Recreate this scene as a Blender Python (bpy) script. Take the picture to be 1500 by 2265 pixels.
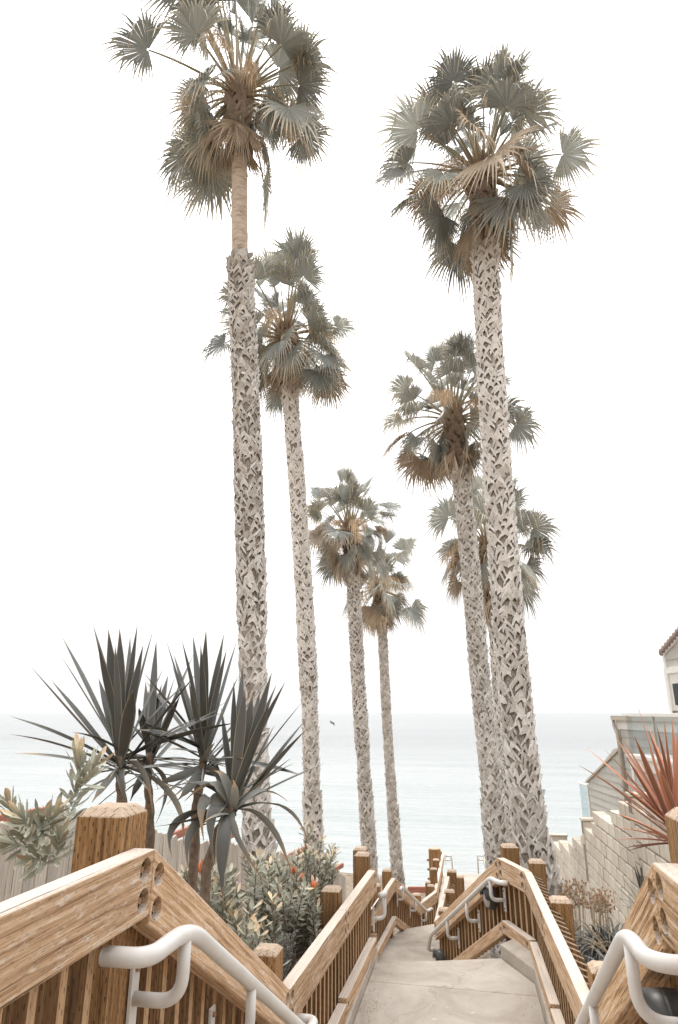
import bpy, bmesh, math, random
from mathutils import Vector, Matrix, noise
R = math.radians
rnd = random.Random(7)
scene = bpy.context.scene
for o in list(bpy.data.objects): bpy.data.objects.remove(o)

# ---------------------------------------------------------------- camera
FPX, CX, CY, HY, VPX = 1400.0, 750.0, 1132.5, 1577.0, 1030.0      # photo pixels (1500 x 2265)
PITCH = math.atan((HY - CY) / FPX)
_F = Vector((0, math.cos(PITCH), math.sin(PITCH))); _U = Vector((0, -math.sin(PITCH), math.cos(PITCH))); _X = Vector((1, 0, 0))
_d = _X * (VPX - CX) / FPX - _U * (HY - CY) / FPX + _F
YAW = math.atan2(_d.x, _d.y)
RZ = Matrix.Rotation(YAW, 3, 'Z')
CR, CU, CF = RZ @ _X, RZ @ _U, RZ @ _F
cam_d = bpy.data.cameras.new('camera'); cam = bpy.data.objects.new('camera', cam_d)
scene.collection.objects.link(cam)
cam_d.sensor_fit = 'VERTICAL'; cam_d.sensor_height = 36.0; cam_d.lens = FPX / 2265.0 * 36.0
cam_d.clip_start = 0.05; cam_d.clip_end = 60000
cam.matrix_world = Matrix((CR, CU, -CF)).transposed().to_4x4()
scene.camera = cam

# ---------------------------------------------------------------- world: bright marine overcast
SUN_EL, SUN_AZ = 56.0, -24.0            # sun ahead, left of the stair axis (+Y)
world = bpy.data.worlds.new('World'); scene.world = world; world.use_nodes = True
nt = world.node_tree; nt.nodes.clear()
def wn(t, **k):
    n = nt.nodes.new(t)
    for a, b in k.items(): setattr(n, a, b)
    return n
sky = wn('ShaderNodeTexSky', sky_type='NISHITA', sun_disc=False, sun_elevation=R(SUN_EL), sun_rotation=R(SUN_AZ), air_density=1.0, dust_density=6.0, ozone_density=1.0)
hs = wn('ShaderNodeHueSaturation'); hs.inputs['Saturation'].default_value = 0.12
tc = wn('ShaderNodeTexCoord'); sx = wn('ShaderNodeSeparateXYZ')
mx = wn('ShaderNodeMath', operation='MAXIMUM'); mx.inputs[1].default_value = 0.0
ml = wn('ShaderNodeMath', operation='MULTIPLY_ADD'); ml.inputs[1].default_value = 15.0; ml.inputs[2].default_value = 8.5   # overcast dome: zenith brighter than horizon
cb = wn('ShaderNodeCombineColor')
mb = wn('ShaderNodeMath', operation='MULTIPLY'); mb.inputs[1].default_value = 1.005
# faint cloud streaks
mp = wn('ShaderNodeMapping'); mp.inputs['Scale'].default_value = (1.2, 1.2, 9.0)
ns = wn('ShaderNodeTexNoise'); ns.inputs['Scale'].default_value = 3.0; ns.inputs['Detail'].default_value = 5.0
nr = wn('ShaderNodeMapRange'); nr.inputs[1].default_value = 0.3; nr.inputs[2].default_value = 0.7; nr.inputs[3].default_value = 0.965; nr.inputs[4].default_value = 1.03
mm = wn('ShaderNodeMath', operation='MULTIPLY')
mixc = wn('ShaderNodeMix', data_type='RGBA'); mixc.inputs[0].default_value = 0.9
bg = wn('ShaderNodeBackground'); bg.inputs['Strength'].default_value = 0.1
wo = wn('ShaderNodeOutputWorld')
L = nt.links.new
L(sky.outputs[0], hs.inputs['Color']); L(tc.outputs['Generated'], sx.inputs[0]); L(sx.outputs['Z'], mx.inputs[0]); L(mx.outputs[0], ml.inputs[0])
L(tc.outputs['Generated'], mp.inputs[0]); L(mp.outputs[0], ns.inputs['Vector']); L(ns.outputs[0], nr.inputs[0])
L(ml.outputs[0], mm.inputs[0]); L(nr.outputs[0], mm.inputs[1])
L(mm.outputs[0], cb.inputs[0]); L(mm.outputs[0], cb.inputs[1]); L(mm.outputs[0], mb.inputs[0]); L(mb.outputs[0], cb.inputs[2])
L(hs.outputs[0], mixc.inputs[6]); L(cb.outputs[0], mixc.inputs[7]); L(mixc.outputs[2], bg.inputs[0]); L(bg.outputs[0], wo.inputs[0])

sun_d = bpy.data.lights.new('sun', 'SUN'); sun_d.energy = 1.5; sun_d.angle = R(11); sun_d.color = (1.0, 0.95, 0.87)
sun = bpy.data.objects.new('sun', sun_d); scene.collection.objects.link(sun)
_sd = Vector((math.sin(R(SUN_AZ)) * math.cos(R(SUN_EL)), math.cos(R(SUN_AZ)) * math.cos(R(SUN_EL)), math.sin(R(SUN_EL))))
sun.rotation_euler = _sd.to_track_quat('Z', 'Y').to_euler(); sun.location = _sd * 60
vs = scene.view_settings
vs.view_transform = 'Standard'; vs.look = 'None'; vs.exposure = 0.40; vs.gamma = 1.0; vs.use_curve_mapping = False

# ---------------------------------------------------------------- pixel -> place
def ray(px, py): return CR * ((px - CX) / FPX) - CU * ((py - CY) / FPX) + CF
def atz(px, py, z): d = ray(px, py); return d * (z / d.z)
def aty(px, py, y): d = ray(px, py); return d * (y / d.y)
def atx(px, py, x): d = ray(px, py); return d * (x / d.x)
def hd(px, py, dist): d = ray(px, py); return d * (dist / math.hypot(d.x, d.y))

# ---------------------------------------------------------------- materials
def new_mat(name):
    m = bpy.data.materials.new(name); m.use_nodes = True
    n = m.node_tree; b = n.nodes['Principled BSDF']
    return m, n, b
def N(n, t, **k):
    x = n.nodes.new(t)
    for a, b in k.items(): setattr(x, a, b)
    return x
def ramp(n, cols):
    r = N(n, 'ShaderNodeValToRGB'); e = r.color_ramp.elements
    while len(e) < len(cols): e.new(0.5)
    for i, (p, c) in enumerate(cols): e[i].position = p; e[i].color = (*c, 1)
    return r
def math_(n, op, a, b=None, c=None):
    x = N(n, 'ShaderNodeMath', operation=op)
    for i, v in enumerate((a, b, c)):
        if v is None: continue
        if isinstance(v, (int, float)): x.inputs[i].default_value = v
        else: n.links.new(v, x.inputs[i])
    return x.outputs[0]
def mixcol(n, fac, a, b, mode='MIX'):
    x = N(n, 'ShaderNodeMix', data_type='RGBA', blend_type=mode)
    for i, v in ((0, fac), (6, a), (7, b)):
        if isinstance(v, (int, float)): x.inputs[i].default_value = v
        elif isinstance(v, tuple): x.inputs[i].default_value = (*v, 1)
        else: n.links.new(v, x.inputs[i])
    return x.outputs[2]
def bump(n, b, h, dist, strength=1.0):
    x = N(n, 'ShaderNodeBump'); x.inputs['Distance'].default_value = dist; x.inputs['Strength'].default_value = strength
    n.links.new(h, x.inputs['Height']); n.links.new(x.outputs[0], b.inputs['Normal'])
def noise_tex(n, vec, scale, detail=4, rough=0.55, dist=0.0):
    x = N(n, 'ShaderNodeTexNoise'); x.inputs['Scale'].default_value = scale; x.inputs['Detail'].default_value = detail
    x.inputs['Roughness'].default_value = rough; x.inputs['Distortion'].default_value = dist
    if vec is not None: n.links.new(vec, x.inputs['Vector'])
    return x.outputs[0]
def mapping(n, src, scale=(1, 1, 1), loc=None):
    x = N(n, 'ShaderNodeMapping'); x.inputs['Scale'].default_value = scale; n.links.new(src, x.inputs[0])
    if loc is not None: n.links.new(loc, x.inputs['Location'])
    return x.outputs[0]

def wood_mat(name, dark, mid, light, bleach, bleach_amt, dash=0.8, rough=0.75, peel=0.0, rings=0.07, edge=None):
    """timber with grain along local X, incised treatment slits, bleached weathered upper faces"""
    m, n, b = new_mat(name); lk = n.links.new
    t = N(n, 'ShaderNodeTexCoord'); oi = N(n, 'ShaderNodeObjectInfo'); ob = t.outputs['Object']
    off = N(n, 'ShaderNodeCombineXYZ'); s = math_(n, 'MULTIPLY', oi.outputs['Random'], 37.0)
    lk(s, off.inputs[0]); lk(s, off.inputs[1]); lk(s, off.inputs[2])
    v1 = mapping(n, ob, (1.6, 26, 26), off.outputs[0])
    g1 = noise_tex(n, v1, 1.6, 5, 0.6, 0.6)
    v2 = mapping(n, ob, (2.5, 120, 120), off.outputs[0]); g2 = noise_tex(n, v2, 1.5, 3, 0.6)
    v3 = mapping(n, ob, (13, 38, 38), off.outputs[0]); g3 = noise_tex(n, v3, 1.0, 6, 0.7)
    # growth-ring lines
    wv = N(n, 'ShaderNodeTexWave', wave_type='RINGS', rings_direction='X'); lk(mapping(n, ob, (0.25, 1, 1), off.outputs[0]), wv.inputs[0])
    wv.inputs['Scale'].default_value = 15; wv.inputs['Distortion'].default_value = 5; wv.inputs['Detail'].default_value = 3; wv.inputs['Detail Scale'].default_value = 0.9
    f = math_(n, 'ADD', math_(n, 'MULTIPLY', g1, 0.58 - rings * 0.5), math_(n, 'MULTIPLY', g2, 0.42 - rings * 0.5)); f = math_(n, 'ADD', f, math_(n, 'MULTIPLY', wv.outputs[0], rings))
    r = ramp(n, [(0.36, dark), (0.5, mid), (0.66, light)]); lk(f, r.inputs[0])
    col = r.outputs[0]
    var = N(n, 'ShaderNodeMapRange'); var.inputs[3].default_value = 0.82; var.inputs[4].default_value = 1.15; lk(oi.outputs['Random'], var.inputs[0])
    col = mixcol(n, 1.0, col, var.outputs[0], 'MULTIPLY')
    if edge:                                                      # narrow edges painted paler, as if side light caught them
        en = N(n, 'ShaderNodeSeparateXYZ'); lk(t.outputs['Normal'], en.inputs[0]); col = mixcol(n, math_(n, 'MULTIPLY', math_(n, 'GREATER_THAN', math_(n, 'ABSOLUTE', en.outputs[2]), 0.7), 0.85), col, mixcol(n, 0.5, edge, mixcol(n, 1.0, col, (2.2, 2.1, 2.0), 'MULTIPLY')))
    # incised slits: short dashes in staggered rows
    sp = N(n, 'ShaderNodeSeparateXYZ'); lk(ob, sp.inputs[0])
    geo = N(n, 'ShaderNodeNewGeometry')
    acr = math_(n, 'ADD', math_(n, 'MULTIPLY', sp.outputs[1], 1.0), math_(n, 'MULTIPLY', sp.outputs[2], 1.0))
    row = math_(n, 'MULTIPLY', acr, 1 / 0.017); rf = math_(n, 'FLOOR', row); rfr = math_(n, 'FRACT', row)
    along = math_(n, 'ADD', math_(n, 'MULTIPLY', sp.outputs[0], 1 / 0.06), math_(n, 'MULTIPLY', rf, 0.37)); afr = math_(n, 'FRACT', along)
    d1 = math_(n, 'LESS_THAN', math_(n, 'ABSOLUTE', math_(n, 'SUBTRACT', rfr, 0.5)), 0.13)
    d2 = math_(n, 'LESS_THAN', afr, 0.28); dsh = math_(n, 'MULTIPLY', d1, d2)
    lo = N(n, 'ShaderNodeMapRange'); lo.inputs[1].default_value = 0.38; lo.inputs[2].default_value = 0.55; lk(g3, lo.inputs[0])
    dsh = math_(n, 'MULTIPLY', math_(n, 'MULTIPLY', dsh, dash), lo.outputs[0])
    # weathering: bleached, silvery grain on upward faces, eroded patches elsewhere
    tr = N(n, 'ShaderNodeVectorTransform', vector_type='NORMAL', convert_from='WORLD', convert_to='WORLD'); lk(geo.outputs['True Normal'], tr.inputs[0])
    sn = N(n, 'ShaderNodeSeparateXYZ'); lk(tr.outputs[0], sn.inputs[0])
    up = N(n, 'ShaderNodeMapRange'); up.inputs[1].default_value = 0.25; up.inputs[2].default_value = 0.75; lk(sn.outputs[2], up.inputs[0])
    pe = N(n, 'ShaderNodeMapRange'); pe.inputs[1].default_value = 0.53; pe.inputs[2].default_value = 0.63
    lk(math_(n, 'ADD', math_(n, 'MULTIPLY', g3, 0.7), math_(n, 'MULTIPLY', g1, 0.3)), pe.inputs[0])
    amt = math_(n, 'ADD', math_(n, 'MULTIPLY', up.outputs[0], bleach_amt), math_(n, 'MULTIPLY', pe.outputs[0], peel)); amt = math_(n, 'MINIMUM', amt, 0.95)
    bl = mixcol(n, 1.0, bleach, mixcol(n, 0.35, (1, 1, 1), r.outputs[0]), 'MULTIPLY')
    col = mixcol(n, amt, col, bl)
    ck = N(n, 'ShaderNodeMapRange'); ck.inputs[1].default_value = 0.345; ck.inputs[2].default_value = 0.30; lk(noise_tex(n, mapping(n, ob, (1.1, 55, 55), off.outputs[0]), 1.0, 3, 0.5), ck.inputs[0])
    col = mixcol(n, math_(n, 'MULTIPLY', ck.outputs[0], 0.75), col, (0.06, 0.035, 0.02))
    col = mixcol(n, dsh, col, (0.045, 0.026, 0.014))
    lk(col, b.inputs['Base Color']); b.inputs['Roughness'].default_value = rough; b.inputs['Specular IOR Level'].default_value = 0.25
    h = math_(n, 'SUBTRACT', math_(n, 'ADD', math_(n, 'MULTIPLY', g2, 0.5), math_(n, 'MULTIPLY', g1, 0.8)), math_(n, 'MULTIPLY', dsh, 0.8))
    bump(n, b, h, 0.010, 0.8)
    return m

M = {}
M['post'] = wood_mat('post_timber', (0.125, 0.06, 0.024), (0.28, 0.155, 0.066), (0.44, 0.27, 0.132), (0.74, 0.62, 0.50), 0.8, 0.95)
M['rail'] = wood_mat('rail_timber', (0.28, 0.16, 0.085), (0.50, 0.33, 0.20), (0.66, 0.485, 0.325), (0.80, 0.745, 0.68), 0.92, 0.25, peel=0.8)
M['rail_worn'] = wood_mat('worn_rail_timber', (0.18, 0.10, 0.05), (0.48, 0.30, 0.16), (0.64, 0.49, 0.345), (0.72, 0.67, 0.61), 0.85, 0.3, peel=0.6, rings=0.1)
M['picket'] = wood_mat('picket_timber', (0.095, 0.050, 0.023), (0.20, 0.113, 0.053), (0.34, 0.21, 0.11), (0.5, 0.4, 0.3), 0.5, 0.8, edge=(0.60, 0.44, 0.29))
M['fence'] = wood_mat('fence_timber', (0.36, 0.30, 0.245), (0.56, 0.50, 0.43), (0.68, 0.63, 0.56), (0.75, 0.7, 0.64), 0.5, 0.0)
M['redwood'] = wood_mat('red_timber', (0.26, 0.10, 0.07), (0.38, 0.16, 0.115), (0.46, 0.22, 0.16), (0.5, 0.27, 0.2), 0.4, 0.0)

def simple(name, col, rough=0.6, metallic=0.0, var=0.0, nscale=12.0, spec=0.4, bumpd=0.0, rvar=0.0):
    m, n, b = new_mat(name); lk = n.links.new
    b.inputs['Roughness'].default_value = rough; b.inputs['Metallic'].default_value = metallic; b.inputs['Specular IOR Level'].default_value = spec
    t = N(n, 'ShaderNodeTexCoord'); f = noise_tex(n, t.outputs['Object'], nscale, 5, 0.6)
    mr = N(n, 'ShaderNodeMapRange'); mr.inputs[1].default_value = 0.3; mr.inputs[2].default_value = 0.7; mr.inputs[3].default_value = 1 - var; mr.inputs[4].default_value = 1 + var; lk(f, mr.inputs[0])
    c = mixcol(n, 1.0, col, mr.outputs[0], 'MULTIPLY')
    if rvar:
        oi = N(n, 'ShaderNodeObjectInfo'); q = N(n, 'ShaderNodeMapRange'); q.inputs[3].default_value = 1 - rvar; q.inputs[4].default_value = 1 + rvar; lk(oi.outputs['Random'], q.inputs[0])
        c = mixcol(n, 1.0, c, q.outputs[0], 'MULTIPLY')
    lk(c, b.inputs['Base Color'])
    if bumpd: bump(n, b, f, bumpd)
    return m

def blade_mat(name, cols, rough=0.5, spec=0.35, stripe=0.0, rvar=0.15, trans=0.0, margin=None):
    """leaf material coloured along the leaf by the point attribute t (0 base, 1 tip)"""
    m, n, b = new_mat(name); lk = n.links.new
    a = N(n, 'ShaderNodeAttribute', attribute_name='t'); oi = N(n, 'ShaderNodeObjectInfo'); t = N(n, 'ShaderNodeTexCoord')
    no = noise_tex(n, t.outputs['Object'], 9.0, 4, 0.6)
    f = math_(n, 'ADD', a.outputs['Fac'], math_(n, 'MULTIPLY', math_(n, 'SUBTRACT', no, 0.5), 0.35))
    r = ramp(n, cols); lk(f, r.inputs[0]); c = r.outputs[0]
    q = N(n, 'ShaderNodeMapRange'); q.inputs[3].default_value = 1 - rvar; q.inputs[4].default_value = 1 + rvar; lk(oi.outputs['Random'], q.inputs[0])
    a2 = N(n, 'ShaderNodeAttribute', attribute_name='v'); q2 = N(n, 'ShaderNodeMapRange'); q2.inputs[3].default_value = 0.8; q2.inputs[4].default_value = 1.2; lk(a2.outputs['Fac'], q2.inputs[0])
    c = mixcol(n, 1.0, mixcol(n, 1.0, c, q.outputs[0], 'MULTIPLY'), q2.outputs[0], 'MULTIPLY')
    if margin:
        a3 = N(n, 'ShaderNodeAttribute', attribute_name='e'); e = N(n, 'ShaderNodeMapRange'); e.inputs[1].default_value = 0.80; e.inputs[2].default_value = 0.95; lk(a3.outputs['Fac'], e.inputs[0])
        c = mixcol(n, e.outputs[0], c, margin)
    lk(c, b.inputs['Base Color']); b.inputs['Roughness'].default_value = rough; b.inputs['Specular IOR Level'].default_value = spec
    if trans:
        tr = N(n, 'ShaderNodeBsdfTranslucent'); lk(c, tr.inputs[0]); mxs = N(n, 'ShaderNodeMixShader'); mxs.inputs[0].default_value = trans
        out = n.nodes['Material Output']; lk(b.outputs[0], mxs.inputs[1]); lk(tr.outputs[0], mxs.inputs[2]); lk(mxs.outputs[0], out.inputs[0])
    return m
M['frond'] = blade_mat('fan_leaf', [(0.0, (0.42, 0.40, 0.32)), (0.12, (0.26, 0.273, 0.25)), (0.58, (0.29, 0.30, 0.27)), (0.80, (0.50, 0.465, 0.365)), (1.0, (0.62, 0.47, 0.31))], 0.35, 0.55, trans=0.22, rvar=0.45)
M['dead'] = blade_mat('dead_fan_leaf', [(0.0, (0.28, 0.215, 0.16)), (0.5, (0.43, 0.345, 0.26)), (1.0, (0.64, 0.54, 0.42))], 0.8, 0.2, rvar=0.3)
M['petiole'] = blade_mat('leaf_stalk', [(0.0, (0.30, 0.20, 0.12)), (0.5, (0.34, 0.30, 0.20)), (1.0, (0.33, 0.32, 0.24))], 0.5, 0.4)
M['inflor'] = blade_mat('flower_stalk', [(0.0, (0.32, 0.24, 0.15)), (0.5, (0.55, 0.42, 0.28)), (1.0, (0.70, 0.54, 0.38))], 0.8, 0.2)
M['thread'] = blade_mat('leaf_thread', [(0.0, (0.5, 0.47, 0.38)), (1.0, (0.6, 0.48, 0.34))], 0.7, 0.2)
M['yucca'] = blade_mat('sword_leaf', [(0.0, (0.10, 0.10, 0.09)), (0.9, (0.088, 0.09, 0.087)), (1.0, (0.24, 0.18, 0.12))], 0.36, 0.5, rvar=0.25, margin=(0.30, 0.28, 0.20))
M['yucca_dry'] = blade_mat('dry_sword_leaf', [(0.0, (0.20, 0.205, 0.19)), (0.66, (0.28, 0.285, 0.265)), (0.84, (0.46, 0.34, 0.22)), (1.0, (0.40, 0.25, 0.15))], 0.6, 0.3, rvar=0.2)
M['flax'] = blade_mat('red_flax_leaf', [(0.0, (0.28, 0.12, 0.085)), (0.6, (0.37, 0.18, 0.115)), (1.0, (0.54, 0.24, 0.12))], 0.4, 0.45, rvar=0.5, margin=(0.72, 0.36, 0.27))
M['protea'] = blade_mat('pincushion_leaf', [(0.0, (0.31, 0.315, 0.255)), (0.85, (0.41, 0.405, 0.32)), (1.0, (0.52, 0.46, 0.31)), (1.1, (0.64, 0.42, 0.25))], 0.55, 0.3, rvar=0.2)
M['protea_tip'] = blade_mat('young_leaf', [(0.0, (0.40, 0.40, 0.31)), (0.5, (0.52, 0.46, 0.32)), (1.0, (0.70, 0.47, 0.30))], 0.55, 0.3, rvar=0.15)
M['flower'] = blade_mat('flame_flower', [(0.0, (0.55, 0.40, 0.20)), (0.4, (0.72, 0.30, 0.13)), (1.0, (0.74, 0.22, 0.12))], 0.6, 0.3)
M['greyleaf'] = blade_mat('grey_shrub_leaf', [(0.0, (0.13, 0.14, 0.135)), (1.0, (0.30, 0.315, 0.30))], 0.7, 0.2)
M['strap'] = blade_mat('dark_strap_leaf', [(0.0, (0.08, 0.09, 0.08)), (0.8, (0.10, 0.105, 0.10)), (1.0, (0.25, 0.22, 0.16))], 0.33, 0.5, rvar=0.2)
M['straw'] = blade_mat('dry_stalk', [(0.0, (0.40, 0.32, 0.22)), (1.0, (0.56, 0.44, 0.30))], 0.8, 0.2)
M['seed'] = simple('seed_head', (0.36, 0.22, 0.14), 0.9, var=0.3, nscale=40)
M['palegrass'] = blade_mat('pale_blade', [(0.0, (0.30, 0.31, 0.24)), (1.0, (0.60, 0.55, 0.42))], 0.6, 0.3)
M['stem'] = simple('brown_stem', (0.20, 0.15, 0.11), 0.85, var=0.35, nscale=30, bumpd=0.01)
M['bud'] = simple('pink_bud', (0.46, 0.29, 0.26), 0.7, var=0.2, nscale=60)
def metal_mat():
    m, n, b = new_mat('painted_steel'); lk = n.links.new
    t = N(n, 'ShaderNodeTexCoord'); ob = t.outputs['Object']; f = noise_tex(n, ob, 5, 6, 0.65); c = noise_tex(n, ob, 45, 5, 0.7)
    r = ramp(n, [(0.3, (0.56, 0.54, 0.51)), (0.7, (0.68, 0.665, 0.64))]); lk(f, r.inputs[0])
    k = N(n, 'ShaderNodeMapRange'); k.inputs[1].default_value = 0.70; k.inputs[2].default_value = 0.76; lk(c, k.inputs[0])
    lk(mixcol(n, math_(n, 'MULTIPLY', k.outputs[0], 0.6), r.outputs[0], (0.30, 0.22, 0.16)), b.inputs['Base Color'])
    rr_ = N(n, 'ShaderNodeMapRange'); rr_.inputs[3].default_value = 0.22; rr_.inputs[4].default_value = 0.45; lk(f, rr_.inputs[0]); lk(rr_.outputs[0], b.inputs['Roughness'])
    b.inputs['Metallic'].default_value = 0.0; bump(n, b, c, 0.002, 0.3)
    return m
M['metal'] = metal_mat()
M['bolt'] = simple('rusty_bolt', (0.34, 0.21, 0.135), 0.6, 0.5, var=0.4, nscale=60)
M['hole_shade'] = simple('hole_shade_brown', (0.075, 0.045, 0.025), 0.9, var=0.3, nscale=50)  # dark brown paints the shade inside the bolt holes
M['lamp'] = simple('black_lamp_body', (0.035, 0.033, 0.03), 0.4, var=0.2)
M['lens'] = simple('smoked_lens', (0.34, 0.34, 0.34), 0.18, spec=0.6)
M['trim'] = simple('white_trim', (0.80, 0.78, 0.74), 0.55, var=0.04)
M['gutter'] = simple('tan_gutter', (0.52, 0.46, 0.38), 0.5, var=0.05)
M['siding'] = simple('grey_siding', (0.49, 0.475, 0.435), 0.7, var=0.06, nscale=5, rvar=0.05)
M['tile'] = simple('brown_roof_tile', (0.25, 0.185, 0.16), 0.8, var=0.25, nscale=14, rvar=0.15)
M['bird'] = simple('dark_feather', (0.10, 0.085, 0.075), 0.8)
M['curtain'] = simple('dark_room', (0.06, 0.065, 0.07), 0.9)
M['soil'] = simple('dry_soil', (0.20, 0.155, 0.115), 0.95, var=0.4, nscale=6, bumpd=0.05)

# boots (old leaf bases)
def boot_mat(name, a, c):
    m, n, b = new_mat(name); lk = n.links.new
    t = N(n, 'ShaderNodeTexCoord'); oi = N(n, 'ShaderNodeObjectInfo'); av = N(n, 'ShaderNodeAttribute', attribute_name='v')
    f = noise_tex(n, mapping(n, t.outputs['Object'], (30, 50, 14)), 1.0, 5, 0.7)
    k = math_(n, 'ADD', math_(n, 'MULTIPLY', f, 0.8), math_(n, 'MULTIPLY', oi.outputs['Random'], 0.45)); k = math_(n, 'ADD', k, math_(n, 'MULTIPLY', av.outputs['Fac'], 0.45))
    r = ramp(n, [(0.42, a), (0.72, tuple((x + y) / 2 for x, y in zip(a, c))), (1.05, c)]); lk(k, r.inputs[0])
    lk(r.outputs[0], b.inputs['Base Color']); b.inputs['Roughness'].default_value = 0.9; b.inputs['Specular IOR Level'].default_value = 0.15
    bump(n, b, f, 0.02, 0.9)
    return m
M['boot'] = boot_mat('old_leaf_base', (0.42, 0.385, 0.345), (0.77, 0.735, 0.69))
M['boot_brown'] = boot_mat('fresh_leaf_base', (0.15, 0.11, 0.085), (0.42, 0.34, 0.275))
def fibre_mat():
    m, n, b = new_mat('trunk_fibre'); lk = n.links.new
    t = N(n, 'ShaderNodeTexCoord'); ob = t.outputs['Object']; f = noise_tex(n, mapping(n, ob, (11, 11, 9)), 1.0, 6, 0.7, 0.8); c = noise_tex(n, mapping(n, ob, (60, 60, 16)), 1.0, 3, 0.6)
    r = ramp(n, [(0.34, (0.15, 0.12, 0.095)), (0.48, (0.36, 0.31, 0.265)), (0.64, (0.54, 0.49, 0.43))]); lk(math_(n, 'ADD', math_(n, 'MULTIPLY', f, 0.65), math_(n, 'MULTIPLY', c, 0.35)), r.inputs[0])
    lk(r.outputs[0], b.inputs['Base Color']); b.inputs['Roughness'].default_value = 0.95; b.inputs['Specular IOR Level'].default_value = 0.1; bump(n, b, math_(n, 'ADD', f, c), 0.05)
    return m
M['core'] = fibre_mat()
M['heart'] = simple('crown_fibre', (0.15, 0.10, 0.07), 0.95, var=0.4, nscale=15, bumpd=0.04)
def smooth_trunk():
    m, n, b = new_mat('ringed_bark'); lk = n.links.new
    t = N(n, 'ShaderNodeTexCoord'); f = noise_tex(n, mapping(n, t.outputs['Object'], (6, 6, 22)), 1.0, 5, 0.65)
    r = ramp(n, [(0.3, (0.27, 0.19, 0.135)), (0.5, (0.50, 0.40, 0.31)), (0.75, (0.60, 0.51, 0.42))]); lk(f, r.inputs[0])
    lk(r.outputs[0], b.inputs['Base Color']); b.inputs['Roughness'].default_value = 0.9; bump(n, b, f, 0.03)
    return m
M['bark'] = smooth_trunk()

def concrete():
    m, n, b = new_mat('worn_concrete'); lk = n.links.new
    t = N(n, 'ShaderNodeTexCoord'); ob = t.outputs['Object']
    a = noise_tex(n, ob, 1.3, 6, 0.65, 0.6); c = noise_tex(n, ob, 60, 4, 0.6); d = noise_tex(n, ob, 4.5, 5, 0.7)
    r = ramp(n, [(0.3, (0.325, 0.28, 0.235)), (0.5, (0.43, 0.38, 0.325)), (0.7, (0.53, 0.48, 0.42))]); lk(a, r.inputs[0])
    mr = N(n, 'ShaderNodeMapRange'); mr.inputs[3].default_value = 0.86; mr.inputs[4].default_value = 1.12; lk(c, mr.inputs[0])
    col = mixcol(n, 1.0, r.outputs[0], mr.outputs[0], 'MULTIPLY')
    bl = N(n, 'ShaderNodeMapRange'); bl.inputs[1].default_value = 0.66; bl.inputs[2].default_value = 0.72; lk(d, bl.inputs[0])     # pale worn blots
    col = mixcol(n, math_(n, 'MULTIPLY', bl.outputs[0], 0.6), col, (0.72, 0.69, 0.64))
    st = N(n, 'ShaderNodeMapRange'); st.inputs[1].default_value = 0.36; st.inputs[2].default_value = 0.28; lk(d, st.inputs[0])     # dark stains
    col = mixcol(n, math_(n, 'MULTIPLY', st.outputs[0], 0.45), col, (0.25, 0.205, 0.16))
    vo = N(n, 'ShaderNodeTexVoronoi', feature='DISTANCE_TO_EDGE'); vo.inputs['Scale'].default_value = 0.55
    dv = N(n, 'ShaderNodeVectorMath', operation='ADD'); lk(ob, dv.inputs[0])
    nn = N(n, 'ShaderNodeTexNoise'); nn.inputs['Scale'].default_value = 3; nn.inputs['Detail'].default_value = 6; lk(ob, nn.inputs['Vector'])
    sc = N(n, 'ShaderNodeVectorMath', operation='SCALE'); lk(nn.outputs['Color'], sc.inputs[0]); sc.inputs['Scale'].default_value = 0.25; lk(sc.outputs[0], dv.inputs[1]); lk(dv.outputs[0], vo.inputs['Vector'])
    cr = math_(n, 'LESS_THAN', vo.outputs['Distance'], 0.0012)
    col = mixcol(n, math_(n, 'MULTIPLY', cr, 0.3), col, (0.16, 0.12, 0.09))
    lk(col, b.inputs['Base Color']); b.inputs['Roughness'].default_value = 0.9; b.inputs['Specular IOR Level'].default_value = 0.2
    bump(n, b, math_(n, 'SUBTRACT', math_(n, 'ADD', c, a), cr), 0.006, 0.5)
    return m
M['concrete'] = concrete()

def block_mat():
    m, n, b = new_mat('cream_block'); lk = n.links.new
    t = N(n, 'ShaderNodeTexCoord'); oi = N(n, 'ShaderNodeObjectInfo')
    a = noise_tex(n, t.outputs['Object'], 7, 5, 0.65); c = noise_tex(n, t.outputs['Object'], 90, 3, 0.6)
    r = ramp(n, [(0.3, (0.56, 0.49, 0.40)), (0.55, (0.66, 0.595, 0.50)), (0.8, (0.74, 0.69, 0.60))])
    lk(math_(n, 'ADD', math_(n, 'MULTIPLY', a, 0.7), math_(n, 'MULTIPLY', oi.outputs['Random'], 0.3)), r.inputs[0])
    lk(mixcol(n, 0.12, r.outputs[0], c, 'OVERLAY'), b.inputs['Base Color']); b.inputs['Roughness'].default_value = 0.95; b.inputs['Specular IOR Level'].default_value = 0.15
    bump(n, b, math_(n, 'ADD', a, math_(n, 'MULTIPLY', c, 0.3)), 0.012, 0.7)
    return m
M['block'] = block_mat()
M['mortar'] = simple('mortar', (0.27, 0.225, 0.18), 0.95, var=0.2, nscale=20, bumpd=0.01)

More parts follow.
